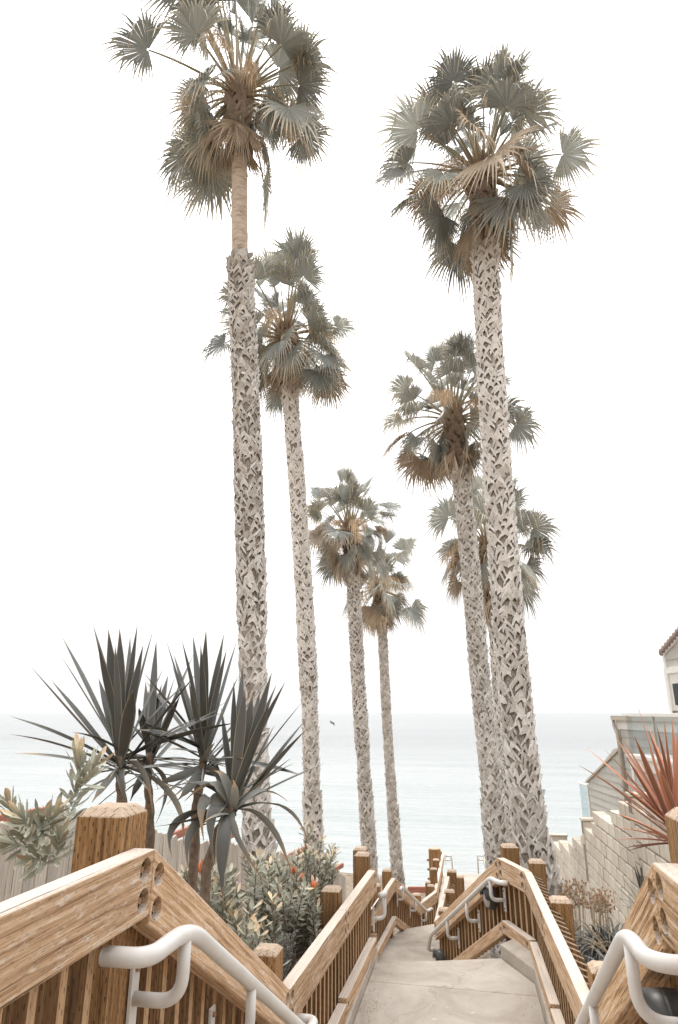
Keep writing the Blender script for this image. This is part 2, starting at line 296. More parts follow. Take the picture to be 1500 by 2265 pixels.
def glass_mat():
    m, n, b = new_mat('clear_glass'); lk = n.links.new
    tr = N(n, 'ShaderNodeBsdfTransparent'); tr.inputs[0].default_value = (0.83, 0.87, 0.88, 1)
    gl = N(n, 'ShaderNodeBsdfGlossy'); gl.inputs['Roughness'].default_value = 0.03
    fr = N(n, 'ShaderNodeFresnel'); fr.inputs[0].default_value = 1.5
    ge = N(n, 'ShaderNodeNewGeometry'); fk = math_(n, 'MULTIPLY', fr.outputs[0], math_(n, 'SUBTRACT', 1.0, ge.outputs['Backfacing']))
    mxs = N(n, 'ShaderNodeMixShader'); lk(fk, mxs.inputs[0]); lk(tr.outputs[0], mxs.inputs[1]); lk(gl.outputs[0], mxs.inputs[2])
    lk(mxs.outputs[0], n.nodes['Material Output'].inputs[0])
    return m
M['glass'] = glass_mat()

def sea_mat():
    m, n, b = new_mat('sea_water'); lk = n.links.new
    geo = N(n, 'ShaderNodeNewGeometry'); P = geo.outputs['Position']
    sp = N(n, 'ShaderNodeSeparateXYZ'); lk(P, sp.inputs[0])
    big = noise_tex(n, mapping(n, P, (0.012, 0.09, 1)), 1.0, 6, 0.65, 0.5)
    d = N(n, 'ShaderNodeMapRange'); d.inputs[1].default_value = 55; d.inputs[2].default_value = 330; lk(sp.outputs[1], d.inputs[0])
    r = ramp(n, [(0.34, (0.265, 0.302, 0.296)), (0.5, (0.315, 0.342, 0.336)), (0.68, (0.37, 0.388, 0.383))]); lk(big, r.inputs[0])       # shallow turquoise over sand, streaked
    st = noise_tex(n, mapping(n, P, (0.004, 0.022, 1)), 1.0, 5, 0.6, 0.4)
    r2 = ramp(n, [(0.35, (0.148, 0.159, 0.163)), (0.65, (0.19, 0.199, 0.202))]); lk(st, r2.inputs[0])
    lk(mixcol(n, d.outputs[0], r.outputs[0], r2.outputs[0]), b.inputs['Base Color']); b.inputs['Roughness'].default_value = 0.2; b.inputs['IOR'].default_value = 1.33
    w1 = noise_tex(n, mapping(n, P, (0.14, 0.7, 1)), 1.0, 6, 0.6, 0.4); w2 = noise_tex(n, mapping(n, P, (0.03, 0.16, 1)), 1.0, 3, 0.5, 0.3)
    bump(n, b, math_(n, 'ADD', math_(n, 'MULTIPLY', w1, 0.8), math_(n, 'MULTIPLY', w2, 2.0)), 0.9, 0.9)
    return m
M['sea'] = sea_mat()
M['sand'] = simple('beach_sand', (0.52, 0.44, 0.34), 0.95, var=0.12, nscale=3, bumpd=0.02)

# ---------------------------------------------------------------- objects
C = scene.collection
WM = {}
def link(o, parent=None, world=None, mat=None, kind=None):
    C.objects.link(o)
    w = world.copy() if world is not None else Matrix()
    WM[o] = w
    if parent is not None:
        o.parent = parent; o.matrix_local = WM[parent].inverted() @ w
    else: o.matrix_local = w
    if kind: o['kind'] = kind
    return o
def obj(name, me, mat, parent=None, world=None, kind=None):
    if mat is not None and not me.materials: me.materials.append(mat)
    return link(bpy.data.objects.new(name, me), parent, world, kind=kind)
def thing(name, label, cat, loc=(0, 0, 0), group=None):
    o = bpy.data.objects.new(name, None); o.empty_display_size = 0.1
    link(o, None, Matrix.Translation(Vector(loc))); o['label'] = label; o['category'] = cat
    if group: o['group'] = group
    return o
def tag(o, label, cat, group=None):
    o['label'] = label; o['category'] = cat
    if group: o['group'] = group
    return o

class MB:
    def __init__(s): s.v = []; s.f = []; s.t = []; s.r = []; s.e = []; s.cur = 0.5
    def add(s, vs, fs, ts=None, es=None):
        o = len(s.v); s.v += [tuple(p) for p in vs]; s.f += [tuple(i + o for i in f) for f in fs]
        s.t += list(ts) if ts else [0.5] * len(vs); s.r += [s.cur] * len(vs); s.e += list(es) if es else [0.0] * len(vs)
    def box(s, lo, hi):
        (a, b, c), (d, e, f) = lo, hi
        s.add([(a, b, c), (d, b, c), (d, e, c), (a, e, c), (a, b, f), (d, b, f), (d, e, f), (a, e, f)],
              [(3, 2, 1, 0), (4, 5, 6, 7), (0, 1, 5, 4), (1, 2, 6, 5), (2, 3, 7, 6), (3, 0, 4, 7)])
    def prism(s, poly, z0, z1):
        n = len(poly); zt = z1 if isinstance(z1, (list, tuple)) else [z1] * n
        s.add([(x, y, z0) for x, y in poly] + [(poly[i][0], poly[i][1], zt[i]) for i in range(n)],
              [tuple(range(n))[::-1], tuple(range(n, 2 * n))] + [(i, (i + 1) % n, n + (i + 1) % n, n + i) for i in range(n)])
    def tube(s, pts, rad, seg=8, caps=True, ts=None):
        pts = [Vector(p) for p in pts]; n = len(pts)
        rads = rad if isinstance(rad, (list, tuple)) else [rad] * n
        vs, fs, tt = [], [], []
        nrm = None
        for i, p in enumerate(pts):
            t = (pts[min(i + 1, n - 1)] - pts[max(i - 1, 0)]).normalized()
            if nrm is None:
                nrm = t.orthogonal().normalized()
            else: nrm = (nrm - t * nrm.dot(t)).normalized()
            bn = t.cross(nrm)
            for k in range(seg):
                a = 2 * math.pi * k / seg
                vs.append(p + (nrm * math.cos(a) + bn * math.sin(a)) * rads[i]); tt.append(ts[i] if ts else i / (n - 1))
        for i in range(n - 1):
            for k in range(seg):
                fs.append((i * seg + k, i * seg + (k + 1) % seg, (i + 1) * seg + (k + 1) % seg, (i + 1) * seg + k))
        if caps: fs.append(tuple(range(seg))[::-1]); fs.append(tuple((n - 1) * seg + k for k in range(seg)))
        s.add(vs, fs, tt)
    def ribbon(s, pts, widths, side, fold=0.0, nrm=None, t0=0.0, t1=1.0):
        """leaf: centre line pts, half widths, side vector(s); folded along the midrib"""
        n = len(pts); vs, fs, tt, ee = [], [], [], []
        for i, p in enumerate(pts):
            p = Vector(p); t = (Vector(pts[min(i + 1, n - 1)]) - Vector(pts[max(i - 1, 0)])).normalized()
            sd = side[i] if isinstance(side, list) else side
            sd = (sd - t * sd.dot(t)); sd = sd.normalized() if sd.length > 1e-5 else t.orthogonal().normalized()
            up = sd.cross(t)
            w = widths[i]
            vs += [p - sd * w + up * (w * fold), p, p + sd * w + up * (w * fold)]; q = t0 + (t1 - t0) * i / (n - 1); tt += [q] * 3; ee += [1, 0, 1]
        for i in range(n - 1):
            for k in range(2): fs.append((i * 3 + k, i * 3 + k + 1, i * 3 + k + 4, i * 3 + k + 3))
        s.add(vs, fs, tt, ee)
    def mesh(s, name, smooth=False):
        me = bpy.data.meshes.new(name); me.from_pydata(s.v, [], s.f)
        for an, ar in (('t', s.t), ('v', s.r), ('e', s.e)):
            a = me.attributes.new(an, 'FLOAT', 'POINT'); a.data.foreach_set('value', ar)
        if smooth: me.polygons.foreach_set('use_smooth', [True] * len(me.polygons))
        me.update(); return me
    def build(s, name, mat, parent=None, world=None, smooth=False, kind=None):
        return obj(name, s.mesh(name, smooth), mat, parent, world, kind)
def bevelled(me, off, seg=2, ang=30):
    bm = bmesh.new(); bm.from_mesh(me)
    ed = [e for e in bm.edges if len(e.link_faces) == 2 and e.calc_face_angle() > R(ang)]
    bmesh.ops.bevel(bm, geom=ed, offset=off, segments=seg, affect='EDGES', profile=0.6)
    bm.to_mesh(me); bm.free(); return me
def basis(o, x, z):
    x = x.normalized(); y = z.cross(x).normalized(); z2 = x.cross(y)
    return Matrix(((x.x, y.x, z2.x, o.x), (x.y, y.y, z2.y, o.y), (x.z, y.z, z2.z, o.z), (0, 0, 0, 1)))
def world_mesh(mb, name, mat, parent, W, bev=0.0, seg=2, smooth=False, kind=None):
    """mesh given in world coordinates, stored in the frame W (so that grain runs along local X)"""
    me = mb.mesh(name, smooth); me.transform(W.inverted())
    if bev: bevelled(me, bev, seg)
    return obj(name, me, mat, parent, W, kind)
UP = Vector((0, 0, 1))

# ---------------------------------------------------------------- the setting: ground, beach, sea
PROF = [(-40, 18), (-20, 11.5), (-8, 5.5), (-2.8, -1.4), (-1.8, -1.7), (2.6, -1.7), (4.9, -2.9), (8.3, -2.95), (12, -4.5), (16.3, -4.7), (19, -5.7), (25.5, -6.0), (32, -8.4), (42, -12.4), (48, -13.7), (60, -14.9), (400, -22)]  # steep rise behind the camera: unseen, added to keep light off camera-facing sides
def prof(y):
    for (a, b), (c, d) in zip(PROF, PROF[1:]):
        if y <= c: return b + (d - b) * max(0, (y - a)) / (c - a)
    return PROF[-1][1]
def gz(x, y):
    xc = -0.35 if y < 8.3 else (-0.35 - 0.8 * min(1, (y - 8.3) / 4))
    dx = abs(x - xc) - 1.15
    bank = (0.55 if x > xc else 0.45) * max(0, min(1, dx / 0.9)) if y < 30 else 0
    return prof(y) + bank + (0.1 * noise.noise(Vector((x * 0.9, y * 0.9, 0))) if abs(dx) > 0.1 and y < 45 else 0)
ys = [-40, -30, -22, -14, -11] + [-8 + 0.5 * i for i in range(80)] + [32 + 2 * i for i in range(15)] + [64, 80, 120, 400]
xs = [-400, -120, -60, -30, -18, -12] + [-9 + 0.45 * i for i in range(34)] + [7, 9, 12, 18, 30, 60, 120, 400]
mb = MB(); nx = len(xs)
mb.add([(x, y, gz(x, y)) for y in ys for x in xs], [(j * nx + i, j * nx + i + 1, (j + 1) * nx + i + 1, (j + 1) * nx + i) for j in range(len(ys) - 1) for i in range(nx - 1)])
def ground_mat():
    m, n, b = new_mat('sloping_ground'); lk = n.links.new
    t = N(n, 'ShaderNodeNewGeometry'); P = t.outputs['Position']; f = noise_tex(n, P, 5, 6, 0.65)
    r = ramp(n, [(0.3, (0.12, 0.09, 0.065)), (0.55, (0.24, 0.19, 0.14)), (0.8, (0.34, 0.28, 0.21))]); lk(f, r.inputs[0])
    sp = N(n, 'ShaderNodeSeparateXYZ'); lk(P, sp.inputs[0]); k = N(n, 'ShaderNodeMapRange'); k.inputs[1].default_value = -10.5; k.inputs[2].default_value = -12.0; lk(sp.outputs[2], k.inputs[0])
    lk(mixcol(n, k.outputs[0], r.outputs[0], (0.52, 0.44, 0.34)), b.inputs['Base Color']); b.inputs['Roughness'].default_value = 0.95; bump(n, b, f, 0.04)
    return m
mb.build('ground', ground_mat(), smooth=True, kind='structure')
SEA_Z = -14.2
mb = MB(); far = 30000
yl = [44, 60, 90, 150, 300, 700, 2000, 6000, far]; xl = [-far, -4000, -600, -150, -40, 0, 40, 150, 600, 4000, far]
mb.add([(x, y, SEA_Z) for y in yl for x in xl], [(j * 11 + i, j * 11 + i + 1, (j + 1) * 11 + i + 1, (j + 1) * 11 + i) for j in range(len(yl) - 1) for i in range(10)])
mb.build('sea', M['sea'], kind='structure')

# ---------------------------------------------------------------- concrete stairs and landings
def slab(name, poly, z0, z1, bev=0.012):
    me_b = MB(); me_b.prism(poly, z0, z1)
    me = bevelled(me_b.mesh(name), bev, 2)
    return obj(name, me, M['concrete'], kind='structure')
FL0, FL1, FL2 = -1.50, -2.75, -4.25
slab('upper_landing', [(-1.35, -1.5), (0.80, -1.5), (0.80, 2.65), (-1.35, 2.65)], FL0 - 0.35, FL0)
nst = 7; run = (4.75 - 2.65) / (nst - 1); rise = (FL0 - FL1) / nst
for i in range(nst - 1):
    y0 = 2.655 + i * run; z = FL0 - rise * (i + 1)
    slab('step', [(-1.18, y0), (0.58, y0), (0.58, y0 + run + 0.0 - 0.004), (-1.18, y0 + run - 0.004)], z - 0.35, z)
slab('landing', [(-1.19, 4.76), (0.565, 4.76), (0.565, 7.88), (-1.19, 7.94)], FL1 - 0.3, FL1, 0.006)
slab('landing', [(-1.19, 7.952), (0.565, 7.892), (0.565, 8.20), (0.24, 8.90), (-1.19, 8.47)], FL1 - 0.3, FL1 - 0.002, 0.008)
slab('kerb', [(-1.46, 4.76), (-1.194, 4.76), (-1.194, 8.75), (-1.46, 8.75)], FL1 - 0.4, FL1 + 0.10)
slab('kerb', [(0.569, 4.76), (0.90, 4.76), (0.90, 8.45), (0.569, 8.20)], FL1 - 0.4, FL1 + 0.13)
slab('kerb', [(0.571, 8.206), (0.90, 8.456), (0.56, 9.35), (0.245, 8.95)], FL1 - 0.4, FL1 + 0.128)
# second flight turns 20 degrees left
D2 = Vector((-math.sin(R(20.6)), math.cos(R(20.6)), 0)); S2 = Vector((D2.y, -D2.x, 0)); c2 = Vector((-0.475, 8.70, 0))
for i in range(8):
    a = 0.005 + i * 0.36; z = FL1 - 1.5 / 8 * (i + 1)
    if i == 7: break
    q = [c2 + D2 * a - S2 * 0.78, c2 + D2 * a + S2 * 0.70, c2 + D2 * (a + 0.356) + S2 * 0.70, c2 + D2 * (a + 0.356) - S2 * 0.78]
    slab('step', [(p.x, p.y) for p in q], z - 0.4, z)
e0 = c2 + D2 * 2.53
eL, eR = e0 - S2 * 0.85, e0 + S2 * 0.72
slab('landing', [(eL.x, eL.y), (eR.x, eR.y), (-0.70, 14.12), (-1.86, 14.05), (-1.95, 12.6)], FL2 - 0.4, FL2)
slab('landing', [(-1.86, 14.056), (-0.70, 14.126), (-0.60, 16.4), (-1.62, 15.6), (-1.80, 15.0)], FL2 - 0.5, FL2 - 0.17)
slab('kerb', [(-2.10, 12.7), (-1.955, 12.7), (-1.865, 14.0), (-1.80, 15.3), (-2.0, 15.4)], FL2 - 0.5, FL2 + 0.10)
for i in range(6):
    y0 = 15.65 + i * 0.32; x0 = -1.55 + i * 0.1
    slab('step', [(x0 - 0.15, y0), (x0 + 1.2, y0 + 0.76), (x0 + 1.26, y0 + 1.076), (x0 - 0.09, y0 + 0.316)], FL2 - 0.9 - 0.17 * i, FL2 - 0.34 - 0.16 * i)
slab('landing', [(-1.25, 17.9), (0.6, 18.6), (0.6, 26), (-1.15, 26)], -6.0, -5.50)
for i in range(26):
    y0 = 26.005 + i * 0.3; slab('step', [(-1.15, y0), (0.6, y0), (0.6, y0 + 0.296), (-1.15, y0 + 0.296)], -6.2 - 0.17 * i, -5.67 - 0.17 * i)

# ---------------------------------------------------------------- timber guardrails
RT = 0.09
def rail_board(name, P0, P1, out, h, parent, holes=(), t=RT, mat='rail', bev=0.010):
    """board whose top inner edge runs P0 -> P1, plumb-cut ends, thickness outwards"""
    P0, P1 = Vector(P0), Vector(P1); d = (P1 - P0); hl = math.hypot(d.x, d.y); hv = h * d.length / hl
    vs = []
    for P in (P0, P1):
        for o in (0, t):
            for z in (0, -hv): vs.append(P + out * o + UP * z)
    b_ = MB(); b_.add(vs, [(0, 1, 3, 2), (4, 6, 7, 5), (0, 2, 6, 4), (1, 5, 7, 3), (0, 4, 5, 1), (2, 3, 7, 6)])
    mid = (P0 + P1) / 2 + out * (t / 2) - UP * (hv / 2)
    W = basis(mid, d, UP)
    me = b_.mesh(name)
    bm = bmesh.new(); bm.from_mesh(me); bmesh.ops.recalc_face_normals(bm, faces=bm.faces); bm.to_mesh(me); bm.free()
    me.transform(W.inverted()); bevelled(me, bev, 3)
    o = obj(name, me, M[mat], parent, W)
    if holes:
        cb_ = MB(); Wi = W.inverted(); o_l = (Wi.to_3x3() @ out).normalized()
        cs = []
        for frac, dz, r in holes:                                     # frac in metres along from P0 (negative: from P1)
            base = P0 + d.normalized() * frac if frac >= 0 else P1 + d.normalized() * frac
            c = base - UP * (dz * hv / h); cs.append((c, r))
            cb_.tube([Wi @ (c - out * 0.02), Wi @ (c + out * 0.05)], r, 20)
        cut = obj('cutter', cb_.mesh('cutter'), None, None, W)
        bm = bmesh.new(); bm.from_mesh(cut.data); bmesh.ops.recalc_face_normals(bm, faces=bm.faces); bm.to_mesh(cut.data); bm.free()
        md = o.modifiers.new('holes', 'BOOLEAN'); md.operation = 'DIFFERENCE'; md.solver = 'EXACT'; md.object = cut
        bpy.context.view_layer.update(); dg = bpy.context.evaluated_depsgraph_get()
        nm = bpy.data.meshes.new_from_object(o.evaluated_get(dg)); o.modifiers.clear()
        if len(nm.vertices) > 20: o.data = nm
        bpy.data.objects.remove(cut)
        for c, r in cs:
            k = MB(); k.tube([c + out * 0.0495, c + out * 0.047], r * 0.97, 18); k.tube([c + out * 0.047, c + out * 0.03], r * 0.97, 18, caps=False); world_mesh(k, 'hole_shade', M['hole_shade'], o, Matrix.Translation(c))  # dark disc and lining, put in as shade at the hole bottom
            k = MB(); k.tube([c + out * 0.046, c + out * 0.036], r * 0.5, 14); k.tube([c + out * 0.037, c + out * 0.014], r * 0.3, 6)
            world_mesh(k, 'bolt', M['bolt'], o, Matrix.Translation(c), smooth=False)
    return o
PM = {}
def picket(P_top, out, yaw, length, parent, dep=0.10, th=0.042):
    """fin-like picket: narrow along the rail, deep outwards; top cut sloping outwards"""
    key = (round(length, 2), round(dep, 3), round(th, 3))
    if key not in PM:
        b_ = MB(); l = key[0]          # local X runs up the picket
        vs = []
        for z in (-l / 2, l / 2):
            for a in (0, dep):
                for s_ in (-th / 2, th / 2): vs.append((z - (0.035 if (z > 0 and a > 0) else 0), s_, a))
        b_.add(vs, [(0, 1, 3, 2), (4, 6, 7, 5), (0, 2, 6, 4), (1, 5, 7, 3), (0, 4, 5, 1), (2, 3, 7, 6)])
        me = b_.mesh('picket'); bm = bmesh.new(); bm.from_mesh(me); bmesh.ops.recalc_face_normals(bm, faces=bm.faces); bm.to_mesh(me); bm.free()
        PM[key] = me
    W = basis(P_top - UP * (length / 2), UP, out)
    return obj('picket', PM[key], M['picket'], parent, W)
def post(P, ztop, zbot, parent, w=0.2, ang=0.0, chamf=0.032, mat='post', name='post'):
    """square post with chamfered head; P = centre (x, y)"""
    h = w / 2; a = h - chamf; H = ztop - zbot; ht = chamf * 0.95
    b_ = MB(); vs = []
    for z, k in ((0, h), (H - ht, h), (H, a)):
        vs += [(z, -k, -k), (z, k, -k), (z, k, k), (z, -k, k)]
    fs = [(3, 2, 1, 0), (8, 9, 10, 11)]
    for r_ in (0, 4):
        for i in range(4): fs.append((r_ + i, r_ + (i + 1) % 4, r_ + 4 + (i + 1) % 4, r_ + 4 + i))
    b_.add(vs, fs); me = b_.mesh(name)
    bm = bmesh.new(); bm.from_mesh(me); bmesh.ops.recalc_face_normals(bm, faces=bm.faces); bm.to_mesh(me); bm.free()
    bevelled(me, 0.006, 2)
    f = Vector((math.cos(ang), math.sin(ang), 0))
    return obj(name, me, M[mat], parent, basis(Vector((P[0], P[1], zbot)), UP, f))
def guard_run(parent, P0, P1, side, mat='rail', floor_h=0.98, rail_h=0.235, holes0=True, holes1=True, spacing=0.15, bot=True, pick=True, trim=(0.0, 0.0), pick_top=0.12, hole_r=0.040, bot_gap=0.25):
    P0, P1 = Vector(P0), Vector(P1); d = P1 - P0; dh = Vector((d.x, d.y, 0)).normalized()
    out = Vector((dh.y, -dh.x, 0)) * side
    hl = math.hypot(d.x, d.y); hs = []
    for on, sgn in ((holes0, 1), (holes1, -1)):
        if on: hs += [(sgn * 0.062, rail_h * 0.27, hole_r), (sgn * 0.062, rail_h * 0.72, hole_r)]
    g = d.normalized() * 0.004
    rail_board('top_rail', P0 + g, P1 - g, out, rail_h, parent, hs, mat=mat)
    if bot:
        dz = floor_h - bot_gap
        rail_board('bottom_rail', P0 + g - UP * dz, P1 - g - UP * dz, out, 0.14, parent, [(0.06, 0.07, 0.03), (-0.06, 0.07, 0.03)] if holes0 else [])
    if pick:
        n = max(1, int(hl / spacing))
        for i in range(n):
            u = (i + 0.5) / n * hl
            if u < trim[0] or u > hl - trim[1]: continue
            p = P0 + d * (u / hl) + out * (RT + 0.003) - UP * pick_top
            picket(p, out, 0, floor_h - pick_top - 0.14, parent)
    return out
ZR0, ZR1, ZR2 = -0.515, -1.75, -3.30
# --- left guard, upper landing and first flight
Lg = [Vector((-1.25, 0.55, ZR0)), Vector((-1.25, 2.63, ZR0)), Vector((-1.25, 4.82, ZR1)), Vector((-1.19, 8.62, -1.83))]
gA = thing('timber_guardrail', 'weathered guardrail with peeling pale top rail at the near left, beside the tall chamfered post', 'guardrail', (-1.4, 2.6, FL0))
guard_run(gA, Lg[0], Lg[1], -1, hole_r=0.043)
guard_run(gA, Lg[1], Lg[2], -1, hole_r=0.043)
pA = atx(275, 1795, -1.345)
post((-1.345 - 0.1, pA.y + 0.1), pA.z + 0.01, -2.2, gA, 0.205, chamf=0.035)
post((-1.345 - 0.1, 0.9), pA.z, -2.0, gA, 0.205, chamf=0.035)
pb = atx(612, 2110, -1.345); post((-1.345 - 0.1, pb.y + 0.1), pb.z + 0.01, -3.0, gA, 0.19)
# --- left guard along the first landing
gB = thing('timber_guardrail', 'long sunlit guardrail along the left side of the first concrete landing', 'guardrail', (-1.35, 6.7, FL1))
mid = Lg[2].lerp(Lg[3], 0.52)
guard_run(gB, Lg[2], mid, -1, floor_h=1.0); guard_run(gB, mid, Lg[3], -1, floor_h=0.96)
for px, py in ((750, 1972), (815, 1893)):
    q = atx(px, py, -1.33); post((-1.33 - 0.095, q.y + 0.095), q.z + 0.02, -3.2, gB, 0.19)
q = atx(808, 1880, -1.50); post((-1.6, q.y + 0.2), q.z, -3.4, gB, 0.19)
# --- left guard of the second flight and second landing
gC = thing('timber_guardrail', 'guardrail left of the second landing, turning right down the third flight', 'guardrail', (-1.8, 13.5, FL2))
Lc = [Vector((-1.20, 8.80, -1.85)), Vector((-2.02, 11.6, ZR2)), Vector((-1.75, 12.83, ZR2)), Vector((-1.64, 14.94, ZR2)), aty(933, 1998, 17.2), aty(967, 1972, 18.3)]
for i in range(5): guard_run(gC, Lc[i], Lc[i + 1], -1, holes0=i in (2, 3, 4), holes1=i in (2, 3, 4), floor_h=0.95, bot=(i != 4), hole_r=0.03, spacing=0.16)
for px, py, x in ((865, 1925, -1.74), (840, 1958, -1.85)):
    q = atx(px, py, x); post((x - 0.1, q.y + 0.1), q.z, q.z - 1.5, gC, 0.19)
q = aty(922, 1976, 17.4); post((q.x, q.y), q.z, q.z - 1.4, gC, 0.19)
# --- right guard, upper landing and first flight
Rg = [Vector((0.62, 0.6, ZR0)), Vector((0.62, 2.69, ZR0 + 0.01)), Vector((0.62, 4.88, ZR1)), Vector((0.575, 8.76, -1.80)), Vector((0.30, 9.46, -1.80)), Vector((-0.71, 12.15, ZR2)), Vector((-0.62, 15.3, ZR2))]
gD = thing('timber_guardrail', 'grey worn guardrail at the near right, its two top rails meeting in a peak', 'guardrail', (0.75, 2.6, FL0))
guard_run(gD, Rg[0], Rg[1], 1, mat='rail_worn', hole_r=0.043); guard_run(gD, Rg[1], Rg[2], 1, mat='rail_worn', hole_r=0.043)
q = atx(1470, 1800, 0.715); post((0.815, q.y - 0.10), q.z + 0.03, -2.2, gD, 0.205, chamf=0.035)
post((0.815, 0.95), q.z, -2.0, gD, 0.205)
q = atx(1303, 2140, 0.715); post((0.815, q.y + 0.05), q.z + 0.01, -3.0, gD, 0.19)
# --- right guard along the first landing
gE = thing('timber_guardrail', 'pale guardrail along the right side of the first landing, bending inwards at its far end', 'guardrail', (0.7, 6.8, FL1))
mid = Rg[2].lerp(Rg[3], 0.55)
guard_run(gE, Rg[2], mid, 1, floor_h=1.0, pick_top=0.03); guard_run(gE, mid, Rg[3], 1, floor_h=0.97, pick_top=0.03)
guard_run(gE, Rg[3], Rg[4], 1, floor_h=0.96)
for px, py, x in ((1214, 1985, 0.715), (1168, 1902, 0.69)):
    q = atx(px, py, x); post((x + 0.1, q.y - 0.06), q.z + 0.02, -3.3, gE, 0.2)
# --- right guard of the second flight and second landing
gF = thing('timber_guardrail', 'guardrail descending left from the bend at the far right of the first landing', 'guardrail', (0.1, 10.5, FL1))
guard_run(gF, Rg[4], Rg[5], 1, floor_h=0.97, spacing=0.14); guard_run(gF, Rg[5], Rg[6], 1, floor_h=0.95, holes0=False, holes1=False)
q = aty(1126, 1867, 9.75); post((q.x, q.y), q.z, -3.6, gF, 0.21, ang=R(10))
for px, py, y in ((980, 2008, 12.6), (992, 1968, 14.0), (997, 1924, 15.6), (1015, 1937, 17.5), (1013, 1958, 18.6)):
    q = aty(px, py, y); post((q.x + 0.02, q.y), q.z, prof(y) - 0.2, gF, 0.2)
# --- far guards going down to the beach
gG = thing('timber_guardrail', 'far narrow guardrail with three posts beside the round pile above the beach', 'guardrail', (-1.1, 22.5, -5.5))
E1, E2 = aty(966, 1972, 20.0), aty(983, 1886, 25.2)
guard_run(gG, E1, E2, -1, holes0=False, holes1=False, floor_h=0.95, spacing=0.2)
for px, py, y in ((963, 1920, 21.0), (968, 1900, 23.0), (974, 1881, 25.0), (957, 1957, 20.2), (952, 1950, 21.4)):
    q = aty(px, py, y); post((q.x - 0.05, q.y), q.z, -6.4, gG, 0.2)
rl = rail_board('top_rail', aty(902, 1962, 22.0), aty(952, 1962, 22.0), Vector((0, 1, 0)), 0.16, gG, mat='redwood')
gH = thing('timber_guardrail', 'most distant guardrail, seen end-on beside the thick right palm trunk', 'guardrail', (0.4, 25, -5.5))
H1, H2 = aty(1074, 1925, 22.5), aty(1070, 1886, 26.0)
guard_run(gH, H1, H2, 1, holes0=False, holes1=False, floor_h=0.95, spacing=0.25)
q = aty(1073, 1884, 25.8); post((q.x + 0.15, q.y), q.z, -6.4, gH, 0.2)
# round pile
pl = thing('timber_pile', 'round upright timber pile taller than the guard posts above the beach', 'pile', (0, 0, 0))
q = aty(961, 1876, 24.0); b_ = MB(); zb = prof(24) - 0.3
b_.tube([(q.x, q.y, zb), (q.x, q.y, q.z - 0.02), (q.x, q.y, q.z)], [0.21, 0.2, 0.185], 18)
world_mesh(b_, 'shaft', M['post'], pl, basis(Vector((q.x, q.y, zb)), UP, Vector((0, 1, 0))), smooth=False)
for k in range(4):
    b_ = MB(); z = q.z - 0.35 - 0.28 * k; b_.tube([(q.x - 0.18, q.y - 0.05, z), (q.x - 0.26, q.y - 0.07, z)], 0.035, 8)
    world_mesh(b_, 'bolt', M['bolt'], pl, Matrix.Translation((q.x - 0.2, q.y, z)))

# ---------------------------------------------------------------- steel handrails
def fillet(pts, rad, n=7):
    pts = [Vector(p) for p in pts]; out = [pts[0]]
    for i in range(1, len(pts) - 1):
        p = pts[i]; a = (pts[i - 1] - p); b = (pts[i + 1] - p); r_ = min(rad, a.length * 0.49, b.length * 0.49)
        A, B = p + a.normalized() * r_, p + b.normalized() * r_
        for k in range(n + 1):
            u = k / n; out.append(A * (1 - u) ** 2 + p * 2 * u * (1 - u) + B * u * u)
    out.append(pts[-1]); return out
def handrail(label, pts, brackets, inward, r=0.032, fl=0.16):
    """tube through pts; brackets = list of (point on tube, wall offset) : J-hook going out to a plate"""
    t = thing('handrail', label, 'handrail', (pts[0][0], pts[0][1], pts[0][2] - 0.9))
    b_ = MB(); b_.tube(fillet(pts, fl), r, 18); world_mesh(b_, 'tube', M['metal'], t, Matrix.Translation(pts[1]), smooth=True)
    for P, reach, drop in brackets:
        P = Vector(P); o = -inward
        q = [P - UP * (r * 0.4), P - UP * (drop), P - UP * drop + o * reach]
        b_ = MB(); b_.tube(fillet(q, 0.11, 9), r * 0.78, 16); br = world_mesh(b_, 'bracket', M['metal'], t, Matrix.Translation(P), smooth=True)
        e = q[-1]; b_ = MB()
        al = Vector((o.y, -o.x, 0))
        b_.add([e + al * s1 * 0.03 + UP * s2 * 0.13 + o * s3 * 0.006 for s1 in (-1, 1) for s2 in (-1, 1) for s3 in (-1, 1)],
               [(0, 1, 3, 2), (4, 6, 7, 5), (0, 2, 6, 4), (1, 5, 7, 3), (0, 4, 5, 1), (2, 3, 7, 6)])
        pt = world_mesh(b_, 'plate', M['metal'], br, Matrix.Translation(e))
        for s2 in (-1, 1):
            b_ = MB(); c = e + UP * s2 * 0.1 - o * 0.005; b_.tube([c, c - o * 0.014], 0.012, 6); world_mesh(b_, 'screw', M['bolt'], br, Matrix.Translation(c))
    return t
XI = Vector((1, 0, 0))
xl_ = -1.13
a0 = atx(418, 2052, xl_); b0 = atx(640, 2280, xl_)
s_ = atx(335, 2112, xl_)
handrail('silver tubular handrail at the near left with a hooked bracket under its bend',
         [Vector((-1.30, s_.y - 0.02, a0.z)), Vector((xl_, s_.y - 0.02, a0.z)), Vector((xl_, a0.y, a0.z)), Vector((xl_, 4.85, a0.z - (4.85 - a0.y) * 0.562)), Vector((xl_, 5.05, a0.z - (4.85 - a0.y) * 0.562)), Vector((-1.25, 5.05, a0.z - (4.85 - a0.y) * 0.562))],
         [((xl_, a0.y - 0.03, a0.z), 0.2, 0.24), ((xl_, a0.y + 0.85, a0.z - 0.48), 0.2, 0.24), ((xl_, a0.y + 1.7, a0.z - 0.955), 0.2, 0.24)], XI)
xr_ = 0.49
a1 = atx(1386, 2062, xr_)
